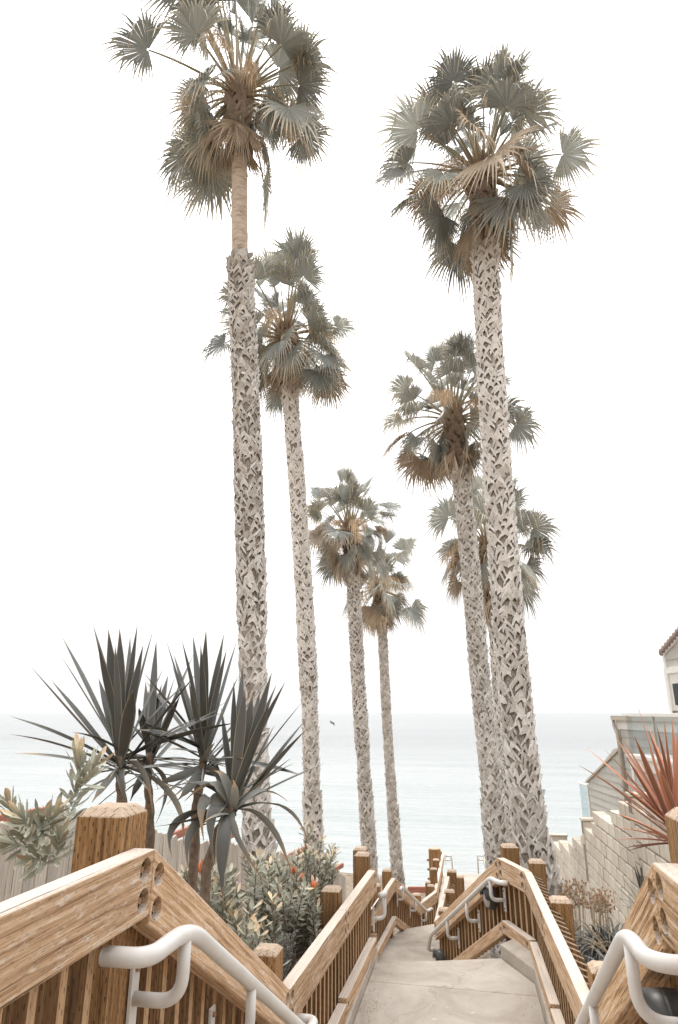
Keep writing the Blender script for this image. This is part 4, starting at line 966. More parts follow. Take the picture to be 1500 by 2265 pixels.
# upper storey
xu, zu = hpix(1467, 1440, 0.02)
hbox('upper_wall', XN - 1, xu, 0.0, -3.0, zg + 0.06, zu, 'siding')
siding(XN - 1, xu - 0.06, zg + 0.08, zu + 0.0, 0.001, h=0.19)
hbox('upper_corner_board', xu - 0.06, xu + 0.012, 0.005, 0.045, zg + 0.055, zu, 'trim')
def window(x0, x1, z0, z1, y):
    w = hbox('window', x0, x1, y, y + 0.03, z0, z1, 'trim')
    for a, b, c, d in ((x0, x1, z1 - 0.11, z1), (x0, x0 + 0.12, z0, z1 - 0.11), (x1 - 0.12, x1, z0, z1 - 0.11)):
        hbox('frame', a, b, y + 0.03, y + 0.07, c, d, 'trim', w)
    hbox('pane', x0 + 0.14, x1 - 0.22, y + 0.033, y + 0.045, z0 + 0.1, z1 - 0.3, 'curtain', w)
xw, zw = hpix(1476, 1478, 0.02)
window(xw - 2.2, xw, zg + 0.1, zw, 0.026)
# tiled roof edge rising to the right (towards the camera side)
sl = 0.36
for i in range(14):
    xx = xu + 0.02 - i * 0.13; z = zu + 0.0 + i * 0.13 * sl
    b_ = MB(); b_.tube([(xx, 0.07 * YS, z - 0.02), (xx, -0.5 * YS, z - 0.02), (xx, -3.0 * YS, z - 0.02)], 0.07, 10); obj('roof_tile', b_.mesh('roof_tile', True), M['tile'], hs_, HW)
b_ = MB(); b_.add([(x, y * YS, z) for y in (0.05, -3.0) for x, z in ((xu + 0.02, zu - 0.10), (xu + 0.02, zu - 0.02), (xu - 2.0, zu + 0.015 + 2.06 * sl), (xu - 2.0, zu - 0.10 + 2.06 * sl))], [(0, 1, 2, 3), (7, 6, 5, 4), (0, 4, 5, 1), (1, 5, 6, 2), (2, 6, 7, 3), (3, 7, 4, 0)])
obj('barge_board', b_.mesh('barge_board'), M['trim'], hs_, HW)
b_ = MB(); b_.add([(x, y * YS, z) for y in (0.0, -3.0) for x, z in ((xu - 0.0, zu - 0.02), (xu - 2.0, zu - 0.02), (xu - 2.0, zu - 0.02 + 2.0 * sl))], [(0, 1, 2), (5, 4, 3), (0, 3, 4, 1), (1, 4, 5, 2), (2, 5, 3, 0)])
obj('gable', b_.mesh('gable'), M['siding'], hs_, HW)
# low glass screen on the seaward terrace
gs = thing('glass_screen', 'small teal-tinted glass screen left of the grey house', 'glass screen', (3, 19.6, -3))
xa, za = hpix(1281, 1733, -0.2); xb2, _ = hpix(1301, 1733, -0.2)
p0, p1 = HA + HD * xa, HA + HD * xb2
b_ = MB(); b_.add([Vector((p.x, p.y, z)) + HN * (0.2 + o) for p in (p0, p1) for z in (-3.2, za) for o in (0, 0.014)], [(0, 1, 3, 2), (4, 6, 7, 5), (0, 2, 6, 4), (1, 5, 7, 3), (0, 4, 5, 1), (2, 3, 7, 6)])
world_mesh(b_, 'pane', M['glass'], gs, Matrix.Translation(p0))
b_ = MB(); b_.tube([p0 + HN * 0.2 + UP * (za + 0.02), p1 + HN * 0.2 + UP * (za + 0.02)], 0.025, 8); world_mesh(b_, 'top_rail', M['trim'], gs, Matrix.Translation(p0))

# ---------------------------------------------------------------- picket fence on the left
fc = thing('picket_fence', 'silvery weathered board fence behind the shrubs on the left', 'fence', (-3.5, 9, -3.3))
FP = [hd(-60, 1838, 5.6), hd(10, 1818, 6.0), hd(140, 1796, 6.6), hd(335, 1842, 8.2), hd(440, 1862, 9.6), hd(525, 1868, 11.0), hd(610, 1884, 12.4), hd(690, 1902, 14.0), hd(722, 1916, 15.0), hd(765, 1938, 16.2)]
fr_ = random.Random(12); sidx = 0
for a, b in zip(FP, FP[1:]):
    d = b - a; L_ = math.hypot(d.x, d.y); n = max(1, int(round(L_ / 0.15))); dh = Vector((d.x, d.y, 0)).normalized(); nn_ = Vector((dh.y, -dh.x, 0))
    for i in range(n):
        p = a + d * ((i + 0.5) / n) + nn_ * fr_.uniform(-0.006, 0.006); p.z += fr_.uniform(-0.025, 0.025); H = 1.7; w = L_ / n * 0.5 - 0.004
        b_ = MB(); z0, z1 = p.z - H, p.z; sl_ = d.z / L_ * w
        vs = [p + dh * s + nn_ * o + UP * (z - p.z) for o in (0, 0.02) for s, z in ((-w, z0), (w, z0), (w, z1 + sl_ - 0.03), (w * 0.2, z1 + fr_.uniform(-0.01, 0.02)), (-w, z1 - sl_ - 0.01))]
        b_.add(vs, [(0, 1, 2, 3, 4), (9, 8, 7, 6, 5)] + [(k, k + 5, (k + 1) % 5 + 5, (k + 1) % 5) for k in range(5)])
        me = b_.mesh('board'); W = basis(p - UP * (H / 2), UP, nn_); me.transform(W.inverted())
        bm = bmesh.new(); bm.from_mesh(me); bmesh.ops.recalc_face_normals(bm, faces=bm.faces); bm.to_mesh(me); bm.free()
        obj('board', me, M['fence'], fc, W)
    # stepped red-brown rail on the far side, peeping over the boards
    out = -nn_ * 1.0
    P0 = Vector((a.x, a.y, a.z)) - nn_ * 0.05; P1 = Vector((b.x, b.y, 0)) - nn_ * 0.05; zz = (a.z + b.z) * 0.5 + 0.06
    P0.z = zz; P1.z = zz - 0.02
    rail_board('red_rail', P0, P1, -nn_, 0.09, fc, t=0.06, mat='redwood', bev=0.005)
for k in (1, 3, 4, 5, 6, 7, 8):
    p = FP[k]; post((p.x - 0.12, p.y), p.z + 0.02, p.z - 1.9, fc, 0.1, chamf=0.01, mat='redwood', name='fence_post')

# ---------------------------------------------------------------- plants
def bez(a, c, b, n):
    return [a * (1 - u) ** 2 + c * (2 * u * (1 - u)) + b * u * u for u in [k / (n - 1) for k in range(n)]]
def sword(parent, base, tip, sag, hw, mat, g, name='leaf', lift=0.0, twist=0.0, n=10, fold=0.35, prof_=None):
    """strap leaf from base to tip, bowed: sag > 0 arches up then droops"""
    d = tip - base; L_ = d.length
    c = base + d * 0.5 + UP * (sag * L_)
    pts = bez(base, c, tip, n)
    sd0 = d.normalized().cross(UP)
    if sd0.length < 0.25: sd0 = CR.copy()
    sd0.normalize(); up_ = sd0.cross(d.normalized()); sd = sd0 * math.cos(twist) + up_ * math.sin(twist)
    ws = []
    for k in range(n):
        u = k / (n - 1); w = hw * (0.62 + 0.62 * math.sin(math.pi * min(1, u * 0.95)) ** 0.8) * (1 - max(0, (u - 0.6) / 0.4) ** 2.0)
        ws.append(max(0.0012, w * 0.8))
    b_ = MB(); b_.cur = g.random(); b_.ribbon(pts, ws, sd, fold)
    return world_mesh(b_, name, mat, parent, Matrix.Translation(base), smooth=True)

def yucca(label, base_px, dist, stem_px, tips, droops, seed, hw=0.030, extra=10, cscale=(2.0833, 0, 1350)):
    """leaf tips in the coordinates of one enlarged crop of the photograph"""
    g = random.Random(seed); s_, ox, oy = cscale
    T = lambda q: (q[0] / s_ + ox, q[1] / s_ + oy)
    bx, by = T(base_px); H = hd(bx, by, dist)
    st = [hd(*T(q), dist + 0.02 * k) for k, q in enumerate(stem_px)]
    last = st[-1]; zg_ = gz(last.x, last.y) - 0.05
    if last.z > zg_: st.append(Vector((last.x + 0.02, last.y + 0.02, zg_)))
    t = thing('yucca_plant', label, 'yucca', tuple(st[-1]), 'sword-leaved yuccas behind the near left post')
    b_ = MB(); pp = []
    for a, c in zip([H + UP * 0.05] + st, st):
        for k in range(5): pp.append(a.lerp(c, k / 5))
    pp.append(st[-1]); b_.tube(pp, [0.026 + 0.004 * math.sin(k * 1.9) + 0.0006 * k for k in range(len(pp))], 10)
    world_mesh(b_, 'stem', M['stem'], t, Matrix.Translation(st[-1]), smooth=True)
    for k, q in enumerate(tips):
        px, py = T(q[:2]); off = q[2] if len(q) > 2 else g.uniform(-0.35, 0.35); w = q[3] if len(q) > 3 else 1.0
        tip = hd(px, py, dist + off); d = tip - H
        base = H + Vector((g.uniform(-1, 1), g.uniform(-1, 1), 0)) * 0.02 + UP * g.uniform(-0.08, 0.08)
        horiz = abs(d.z) < 0.4 * d.length
        sword(t, base, tip, g.uniform(0.02, 0.08) if horiz else g.uniform(-0.03, 0.03), hw * w * g.uniform(0.9, 1.15), M['yucca_dry'] if len(q) > 4 else M['yucca'], g, twist=g.uniform(-0.5, 0.5))
    for q in droops:                                               # ((via), (tip), width, dry)
        a, e = hd(*T(q[0]), dist - 0.12), hd(*T(q[1]), dist - 0.15)
        c = a * 2 - (H + e) * 0.5
        pts = bez(H - UP * 0.04, c, e, 12); sd = (e - H).cross(UP); sd = sd.normalized() if sd.length > 0.05 else CR; sd = (sd * 0.5 + CR * 0.7).normalized()
        ws = [max(0.002, hw * 0.95 * q[2] * (0.55 + 0.6 * math.sin(math.pi * min(1, k / 9)) ** 0.7) * (1 - max(0, (k / 11 - 0.6) / 0.4) ** 2)) for k in range(12)]
        b_ = MB(); b_.cur = g.random(); b_.ribbon(pts, ws, sd, 0.3); world_mesh(b_, 'drooping_leaf', M['yucca_dry'] if q[3] else M['yucca'], t, Matrix.Translation(H), smooth=True)
    for k in range(9):                                             # thin dead leaves round the neck
        az = g.uniform(0, 6.28); l_ = g.uniform(0.3, 0.65); tip = H + Vector((math.cos(az) * 0.75, math.sin(az) * 0.75, g.uniform(-0.7, 0.1))) * l_
        if tip.x > -1.5: continue
        sword(t, H - UP * g.uniform(0.03, 0.12), tip, g.uniform(0.05, 0.2), hw * g.uniform(0.18, 0.4), M['yucca_dry'], g, name='dead_leaf', twist=g.uniform(-1, 1))
    for k in range(extra):
        az = g.uniform(0, 6.28); el = R(g.uniform(-20, 75)); l_ = g.uniform(0.55, 0.95)
        tip = H + Vector((math.cos(az) * math.cos(el), abs(math.sin(az)) * math.cos(el) * 0.9, math.sin(el))) * l_
        sword(t, H + UP * g.uniform(-0.1, 0.03), tip, 0.06 if el < 0.5 else 0.0, hw * g.uniform(0.8, 1.0), M['yucca'], g, twist=g.uniform(-0.6, 0.6))
    return t
DY = 4.7
yucca('leftmost yucca with upright dark sword leaves directly behind the tall post', (556, 690), DY, [(552, 760), (560, 860), (572, 1000)],
      [(285, 120, 0.1, 1.25), (135, 250, -0.05, 1.25), (235, 320, 0.1, 1.1), (45, 488, -0.1, 0.9), (40, 570, -0.2, 1.2), (65, 660, -0.15, 0.9, 1), (430, 70, 0.3, 0.7), (500, 90, 0.1, 1.2), (552, 85, 0.0, 1.2), (600, 120, 0.3, 0.8), (634, 65, 0.1, 1.0), (660, 160, -0.1, 1.1), (708, 85, 0.2, 0.6), (755, 265, 0.2, 1.0), (275, 200, 0.35, 0.8), (530, 160, -0.2, 1.3), (455, 315, 0.3, 1.0), (860, 330, 0.1, 0.8), (1010, 455, 0.0, 0.6), (615, 365, -0.3, 1.3), (450, 150, -0.15, 1.1), (330, 560, -0.35, 1.0), (300, 640, 0.2, 0.9)],
      [((650, 735), (705, 940), 1.2, True), ((480, 800), (425, 885), 0.7, True), ((780, 840), (845, 1085), 1.15, True), ((555, 790), (585, 900), 1.2, False)], 21, extra=8)
yucca('shaded yucca between the leftmost and the tallest middle one', (690, 690), DY + 0.45, [(680, 780), (690, 900), (692, 1060)],
      [(685, 370), (716, 310), (745, 340), (810, 420), (830, 395), (640, 450), (775, 300), (600, 520), (880, 520), (560, 610)], [((760, 800), (720, 980), 1.0, False), ((640, 790), (600, 880), 0.8, False)], 22, extra=18)
yucca('middle yucca with the most upright spray of leaves, left of the tallest palm trunk', (940, 690), DY + 0.15, [(925, 760), (905, 900), (895, 1120)],
      [(660, 285, 0.0, 1.2), (765, 135, 0.1, 1.1), (838, 135, 0.0, 1.2), (890, 120, 0.3, 0.9), (925, 160, -0.2, 1.0), (950, 90, 0.0, 1.3), (1032, 110, 0.1, 1.0), (1045, 180, -0.2, 1.0), (1092, 140, 0.2, 1.1), (630, 510, -0.1, 1.0), (640, 550, -0.25, 1.2), (1260, 285, 0.1, 0.9), (1188, 455, 0.0, 0.9), (1135, 685, -0.3, 0.5, 1), (770, 640, -0.3, 0.6, 1), (800, 200, 0.3, 0.8), (990, 610, -0.4, 0.6, 1), (660, 560, -0.3, 0.9), (1100, 300, 0.3, 0.9), (870, 330, -0.3, 1.0)],
      [((880, 800), (815, 880), 1.0, True), ((1040, 760), (1125, 785), 1.1, True), ((800, 770), (700, 800), 0.9, True)], 23, extra=8)
yucca('rightmost yucca fanning to the right with long limp leaves hanging below', (1075, 890), DY - 0.05, [(1062, 920), (1010, 1010), (950, 1200)],
      [(1078, 330, 0.1, 0.9), (1120, 250, 0.2, 0.9), (1252, 290, 0.0, 1.0), (1275, 340, 0.1, 1.2), (1315, 330, -0.05, 1.3), (1395, 420, 0.2, 0.8), (1412, 500, 0.0, 1.2), (1412, 548, -0.1, 1.2), (1342, 680, -0.15, 1.3), (1362, 700, 0.1, 0.9), (1500, 705, -0.2, 0.8), (1130, 360, -0.1, 1.1), (1200, 370, 0.3, 1.2), (1020, 450, 0.2, 0.8), (1165, 380, 0.0, 1.4), (1245, 420, -0.2, 1.2)],
      [((1200, 830), (1325, 880), 1.0, True), ((1300, 900), (1425, 1085), 0.75, True), ((1235, 980), (1352, 1245), 1.05, True), ((1085, 1030), (1235, 1275), 1.0, True), ((1030, 1050), (1028, 1352), 1.5, False), ((985, 920), (985, 1165), 1.25, False), ((950, 870), (940, 1065), 1.3, True), ((900, 990), (870, 1195), 1.2, False), ((830, 960), (795, 1140), 1.0, False), ((990, 800), (850, 880), 1.0, True), ((1040, 780), (985, 740), 0.9, True), ((1085, 830), (1075, 780), 0.9, True), ((960, 800), (700, 830), 0.9, False), ((900, 960), (690, 1000), 1.0, False)], 24, extra=4)

# red flax at the right edge
fx = thing('red_flax', 'red-bronze flax plant with stiff pointed leaves at the right edge', 'flax plant', (1.25, 4.35, gz(1.25, 4.35)), None)
g = random.Random(31)
for k, (x, y, w) in enumerate([(1045, 1150, 1.3), (1175, 1100, 1.1), (1240, 1030, 1.5), (1385, 975, 1.2), (1315, 1005, 0.7), (960, 1320, 0.8), (835, 1455, 1.3), (925, 1465, 1.0), (1035, 1430, 1.2), (795, 1575, 0.7), (905, 1590, 0.7), (880, 1690, 1.4), (970, 1620, 1.2), (785, 1825, 0.6), (845, 1845, 1.4), (868, 1975, 0.8), (1070, 1988, 0.6), (885, 2090, 0.8), (935, 2170, 0.8), (985, 2192, 1.2), (1270, 1450, 1.4), (1255, 1545, 1.3), (1090, 1430, 0.7), (1470, 900, 1.3), (1560, 1000, 1.2), (1600, 1200, 1.1), (1180, 1260, 0.9), (1330, 1180, 1.2)]):
    tip = hd(x / 4.117 + 1150, y / 4.117 + 1350, 4.3 + g.uniform(-0.25, 0.25)); low = y > 1800
    base = hd(1497 + g.uniform(-8, 14), 1845 + (22 if low else g.uniform(-15, 20)), 4.42)
    sword(fx, base, tip, 0.06 if low else g.uniform(-0.01, 0.03), 0.0125 * w, M['flax'], g, twist=g.uniform(-0.7, 0.7), fold=0.6)
for k in range(22):
    a = g.uniform(0, 6.28); e = R(g.uniform(15, 80)); l_ = g.uniform(0.5, 0.85); base = hd(1500 + g.uniform(-6, 12), 1850 + g.uniform(-8, 15), 4.45)
    sword(fx, base, base + Vector((math.cos(a) * math.cos(e) * 0.9 + 0.1, abs(math.sin(a)) * math.cos(e), math.sin(e))) * l_, g.uniform(0, 0.06), 0.0125 * g.uniform(0.7, 1.3), M['flax'], g, twist=g.uniform(-0.8, 0.8), fold=0.6)
b_ = MB(); q = hd(1500, 1850, 4.45); b_.tube([(q.x + 0.02, q.y, gz(q.x, q.y) - 0.05), (q.x + 0.01, q.y, q.z - 0.5), (q.x, q.y, q.z + 0.02)], [0.09, 0.07, 0.05], 10); world_mesh(b_, 'stem', M['stem'], fx, Matrix.Translation((q.x, q.y, -1.5)), smooth=True)

# pincushion shrubs
def leaf_mesh(l, w, seed):
    b_ = MB(); b_.ribbon([Vector((0, 0, 0)), Vector((l * 0.35, 0, l * 0.05)), Vector((l * 0.75, 0, l * 0.04)), Vector((l, 0, -l * 0.02))], [w * 0.25, w * 0.8, w, w * 0.25], Vector((0, 1, 0)), 0.25); return b_
LV = [leaf_mesh(0.08, 0.013, 0), leaf_mesh(0.065, 0.014, 1), leaf_mesh(0.09, 0.0125, 2)]; LVM = [m_.mesh('leaf') for m_ in LV]; LVT = [m_.mesh('young_leaf') for m_ in LV]
def leaf_frames(pts, n, g, s0=0.25, openang=(25, 75)):
    """leaf placements spiralling along a branch: (matrix, u)"""
    out = []
    for i in range(n):
        u = s0 + (1 - s0) * (i / max(1, n - 1)); f = u * (len(pts) - 1); k = min(len(pts) - 2, int(f)); p = pts[k].lerp(pts[k + 1], f - k); t_ = (pts[k + 1] - pts[k]).normalized()
        a = i * 2.39996 + g.uniform(-0.3, 0.3); n1 = t_.orthogonal().normalized(); n2 = t_.cross(n1); rad_ = n1 * math.cos(a) + n2 * math.sin(a)
        op = R(openang[1] + (openang[0] - openang[1]) * u + g.uniform(-10, 10)); d = t_ * math.cos(op) + rad_ * math.sin(op)
        out.append((basis(p, d, (rad_ * -math.sin(op) + t_ * math.cos(op)) * -1 if True else UP), u))
    return out
def branch_curve(a, b, g, n=7):
    c = (a + b) * 0.5 + Vector((g.uniform(-1, 1), g.uniform(-1, 1), g.uniform(-0.5, 0.2))) * (b - a).length * 0.13
    return bez(a, c, b, n)
def whorl(parent_mb, p, t_, g, n, l, w, op=35):
    n1 = t_.orthogonal().normalized(); n2 = t_.cross(n1)
    for i in range(n):
        a = i * 2.39996; rad_ = n1 * math.cos(a) + n2 * math.sin(a); o_ = R(op * (0.3 + 0.9 * i / n)); d = (t_ * math.cos(o_) + rad_ * math.sin(o_)).normalized()
        ll = l * g.uniform(0.8, 1.15); sd = d.cross(rad_) if d.cross(rad_).length > 0.1 else n2
        parent_mb.cur = g.random(); parent_mb.ribbon([p, p + d * ll * 0.5, p + d * ll + t_ * ll * 0.05], [w * 0.5, w, w * 0.2], sd.normalized(), 0.3)
# near one: every leaf an object
sh = thing('pincushion_shrub', 'grey-leaved shrub with an orange flower tip left of the tall near post', 'shrub', (0, 0, 0), None)
g = random.Random(41); DN = 3.35
root = hd(118, 1960, DN); root = Vector((root.x, root.y, gz(root.x, root.y))); fork = hd(118, 1930, DN)
Tn = lambda x, y: (x / 4.2857, y / 4.2857 + 1600)
brs = [([fork, hd(*Tn(440, 1330), DN), hd(*Tn(330, 1150), DN), hd(*Tn(345, 1000), DN), hd(*Tn(400, 890), DN - 0.05)], 34), ([hd(*Tn(330, 1170), DN), hd(*Tn(200, 1060), DN + 0.02), hd(*Tn(130, 900), DN + 0.05), hd(*Tn(90, 760), DN + 0.05)], 26),
       ([fork, hd(*Tn(600, 1150), DN + 0.1), hd(*Tn(660, 900), DN + 0.08), hd(*Tn(700, 680), DN), hd(*Tn(760, 480), DN), hd(*Tn(750, 300), DN)], 54), ([hd(*Tn(700, 690), DN), hd(*Tn(800, 560), DN - 0.05), hd(*Tn(900, 400), DN - 0.05)], 20),
       ([hd(*Tn(340, 1150), DN), hd(*Tn(430, 1000), DN - 0.1), hd(*Tn(520, 850), DN - 0.1)], 22), ([hd(*Tn(470, 1360), DN), hd(*Tn(400, 1290), DN - 0.1), hd(*Tn(300, 1300), DN - 0.15)], 16), ([hd(*Tn(520, 1380), DN), hd(*Tn(540, 1200), DN - 0.1), hd(*Tn(560, 1090), DN - 0.1)], 18), ([hd(*Tn(330, 1160), DN), hd(*Tn(200, 1150), DN - 0.1), hd(*Tn(90, 1130), DN - 0.1)], 18), ([hd(*Tn(345, 1050), DN), hd(*Tn(260, 960), DN - 0.1), hd(*Tn(210, 900), DN - 0.1)], 16)]
bmb = MB(); bmb.tube([root, fork.lerp(root, 0.5), fork], [0.014, 0.012, 0.010], 7)
for pts, n in brs:
    fine = []
    for a, b in zip(pts, pts[1:]):
        for k in range(4): fine.append(a.lerp(b, k / 4))
    fine.append(pts[-1]); bmb.tube(fine, [0.009 - 0.006 * k / len(fine) for k in range(len(fine))], 6)
    for W, u in leaf_frames(fine, n, g, 0.22):
        k = g.randrange(3); y_ = u > 0.93
        obj('leaf', (LVT if y_ else LVM)[k], M['protea_tip' if y_ else 'protea'], sh, W @ Matrix.Diagonal((g.uniform(1.05, 1.4), 0.9, 1.0, 1.0)))
WM[sh] = Matrix.Translation(root)
world_mesh(bmb, 'branches', M['stem'], sh, Matrix.Translation(root), smooth=True)
fm = MB(); p = hd(*Tn(750, 300), DN); whorl(fm, p, UP, g, 16, 0.085, 0.007, 24); world_mesh(fm, 'flower', M['flower'], sh, Matrix.Translation(p))
for q in ((775, 470), (97, 740), (375, 880)):
    p = hd(*Tn(*q), DN - 0.03); b_ = MB(); b_.tube([p - UP * 0.028, p - UP * 0.012, p + UP * 0.012, p + UP * 0.03], [0.006, 0.014, 0.013, 0.003], 9); world_mesh(b_, 'bud', M['bud'], sh, Matrix.Translation(p), smooth=True)
for pts, nn in (((400, 880), 9), ((520, 840), 9), ((540, 780), 8)):
    pass

def shrub(label, dist, tips, root_px, seed, lsc=1.0, nleaf=46, young=0.25, flowers=(), mat='protea', group='pincushion shrubs on the left bank'):
    g = random.Random(seed); r0 = hd(*root_px, dist); root = Vector((r0.x, r0.y, gz(r0.x, r0.y) - 0.03))
    t = thing('pincushion_shrub', label, 'shrub', tuple(root), group)
    bm_, lm, ym = MB(), MB(), MB()
    for (px, py, dd) in tips:
        tip = hd(px, py, dist + dd); a = root + Vector((g.uniform(-0.12, 0.12), g.uniform(-0.12, 0.12), 0.0)); m_ = a.lerp(tip, 0.5) + Vector((g.uniform(-0.25, 0.25), g.uniform(-0.25, 0.25), g.uniform(-0.05, 0.15)))
        fine = bez(a, m_, tip, 10); bm_.tube(fine, [0.011 - 0.0008 * k for k in range(10)], 5)
        for W, u in leaf_frames(fine, nleaf, g, 0.55, (52, 95)):
            k = g.randrange(3); tgt = ym if (u > 0.95 and g.random() < 0.2 + young * 0.8) else lm; tgt.cur = g.random(); S_ = Matrix.Scale(g.uniform(0.9, 1.5) * lsc, 4)
            tgt.add([tuple(W @ (S_ @ Vector(v))) for v in LV[k].v], LV[k].f, LV[k].t)
    world_mesh(bm_, 'branches', M['stem'], t, Matrix.Translation(root), smooth=True)
    world_mesh(lm, 'foliage', M[mat], t, Matrix.Translation(root), kind='stuff')
    if ym.v: world_mesh(ym, 'young_foliage', M['protea_tip'], t, Matrix.Translation(root), kind='stuff')
    for px, py, dd, l_ in flowers:
        f_ = MB(); p = hd(px, py, dist + dd); whorl(f_, p, (UP + Vector((g.uniform(-.3, .3), -.2, 0))).normalized(), g, 14, l_, l_ * 0.085, 30); world_mesh(f_, 'flower', M['flower'], t, Matrix.Translation(p))
    return t
def spread(n, x0, x1, y0, y1, dd, seed, fn=None):
    g = random.Random(seed); out = []
    while len(out) < n:
        x, y = g.uniform(x0, x1), g.uniform(y0, y1)
        if fn is None or fn(x, y): out.append((x, y, g.uniform(-dd, dd)))
    return out
shrub('tall pincushion shrub rising in front of the second palm trunk', 7.6, spread(16, 655, 742, 1825, 1950, 0.35, 51, lambda x, y: y > 1825 + abs(x - 690) * 0.9) + [(672, 1828, 0), (690, 1835, 0.1), (712, 1858, 0), (735, 1872, -0.1), (722, 1890, 0)], (690, 2100), 52, 0.9, 44, 0.45)
shrub('broad pincushion shrub at the foot of the tallest palm', 7.2, spread(30, 545, 660, 1885, 1990, 0.5, 53), (600, 2080), 54, 0.95, 46, 0.35, [(650, 1935, -0.3, 0.08), (668, 1950, -0.4, 0.07)])
shrub('pincushion shrub under the rightmost yucca with a red-orange flower', 5.9, spread(30, 400, 530, 1905, 2010, 0.45, 55, lambda x, y: y > 2262 - 0.85 * x - 40 or True), (470, 2110), 56, 0.95, 46, 0.35, [(449, 1938, -0.35, 0.12)])
shrub('pincushion shrub leaning on the left rail below the yuccas', 5.5, [(550, 2055, -0.2), (570, 2040, -0.1), (540, 2085, -0.1), (575, 2070, -0.2), (520, 2030, 0), (585, 2050, 0.1), (560, 2010, 0.2), (510, 2010, 0.1), (495, 1985, 0.1), (610, 2000, 0.3), (600, 1990, 0.3), (545, 2110, -0.2)], (575, 2200), 57, 1.0, 48, 0.6)
shrub('pincushion shrub in the gap beside the first landing post', 6.9, spread(24, 610, 705, 1950, 2030, 0.4, 58), (665, 2130), 59, 0.85, 46, 0.3, [(690, 1968, -0.3, 0.08)])
# grey fine-leaved shrub
gs_ = random.Random(71); r0 = hd(645, 2160, 6.3); r0.x = min(r0.x, -1.9); root = Vector((r0.x, r0.y, gz(r0.x, r0.y)))
t = thing('grey_shrub', 'rounded ash-grey fine-leaved shrub tucked behind the landing rail', 'shrub', tuple(root))
bm_, lm = MB(), MB()
for k in range(330):
    x, y = gs_.uniform(598, 705), gs_.uniform(2052, 2165); tip = hd(x, y, 6.3 + gs_.uniform(-0.3, 0.3))
    if ((x - 655) / 58) ** 2 + ((y - 2120) / 66) ** 2 > 1 or tip.x > -1.6: continue
    a = root + (tip - root) * 0.25; fine = bez(a, a.lerp(tip, 0.5) + UP * 0.04, tip, 6); bm_.tube(fine, 0.004, 4)
    for W, u in leaf_frames(fine, 60, gs_, 0.35, (40, 80)):
        lm.cur = gs_.random(); S_ = Matrix.Scale(0.30 * gs_.uniform(0.8, 1.2), 4); lm.add([tuple(W @ (S_ @ Vector(v))) for v in LV[1].v], LV[1].f, [u * 0.6 + 0.4 * q for q in LV[1].t])
world_mesh(bm_, 'branches', M['stem'], t, Matrix.Translation(root)); world_mesh(lm, 'foliage', M['greyleaf'], t, Matrix.Translation(root), kind='stuff')

# strap-leaved clumps right of the stairs
def clump(label, x, y, seed, n=70, l=0.7, mat='strap', hw=0.011, arch=0.55, group='dark strap-leaved clumps by the block wall', name='strap_leaf_plant', el=(35, 85)):
    g = random.Random(seed); z = gz(x, y) - 0.03; t = thing(name, label, 'plant', (x, y, z), group); b_ = MB()
    for k in range(n):
        az = g.uniform(0, 6.28); e = R(g.uniform(*el)); ll = l * g.uniform(0.6, 1.15); d = Vector((math.cos(az) * math.cos(e), math.sin(az) * math.cos(e), math.sin(e)))
        a = Vector((x + g.uniform(-0.1, 0.1), y + g.uniform(-0.1, 0.1), z)); c = a + d * ll * 0.75; tip = c + Vector((d.x, d.y, 0)) * ll * 0.55 - UP * ll * arch * g.uniform(0.3, 1.1)
        pts = bez(a, c, tip, 9); b_.cur = g.random(); b_.ribbon(pts, [hw * (1 - (k2 / 8) ** 2.2) + 0.001 for k2 in range(9)], d.cross(UP).normalized(), 0.4)
    world_mesh(b_, 'leaves', M[mat], t, Matrix.Translation((x, y, z)), smooth=True, kind='stuff'); return t
LAB = ['dark strap-leaved clump nearest the right landing post', 'dark strap-leaved clump in the middle of the bed by the block wall', 'dark strap-leaved clump against the foot of the block wall', 'dark strap-leaved clump beyond the right landing post', 'dark strap-leaved clump behind the near right rail', 'dark strap-leaved clump low beside the first flight on the right', 'dark strap-leaved clump far along the block wall']
for k, (px, py, dd) in enumerate(((1262, 2090, 7.3), (1300, 2070, 7.6), (1345, 2060, 7.2), (1255, 2040, 8.8), (1340, 2120, 6.3), (1292, 2140, 6.4), (1315, 2040, 8.6))):
    q = hd(px, py, dd); clump(LAB[k], max(q.x, 1.42), q.y, 80 + k, 190, 0.72, hw=0.013, arch=0.8)
clump('dark leafy tuft below the rail at the far right corner of the landing', 0.45, 9.35, 90, 60, 0.5)
clump('green tuft in front of the right palm bases', 0.72, 12.2, 91, 60, 0.9, group=None)
clump('pale spiky tuft at the base of the most distant middle palm', -2.3, 22.5, 92, 110, 1.15, 'palegrass', 0.02, 0.35, None, 'spiky_tuft', (10, 80))
# stiff blue-green spikes beside the wall
t = thing('spiky_plant', 'stiff pointed blue-grey leaves standing before the block wall', 'plant', (1.7, 6.6, gz(1.7, 6.6))); g = random.Random(95)
B_ = hd(1425, 2010, 6.6)
for k, (x, y) in enumerate(((1402, 1915), (1406, 1912), (1415, 1912), (1372, 1933), (1358, 1955), (1340, 1998), (1345, 1975), (1420, 1905), (1438, 1920))):
    sword(t, B_ + Vector((g.uniform(-.04, .04), 0, 0)), hd(x, y, 6.6), 0.0, 0.012, M['yucca'] if k < 5 or k > 6 else M['yucca_dry'], g)
b_ = MB(); b_.tube([(B_.x, B_.y, gz(B_.x, B_.y) - 0.05), B_ + UP * 0.03], [0.05, 0.03], 8); world_mesh(b_, 'stem', M['stem'], t, Matrix.Translation(B_))
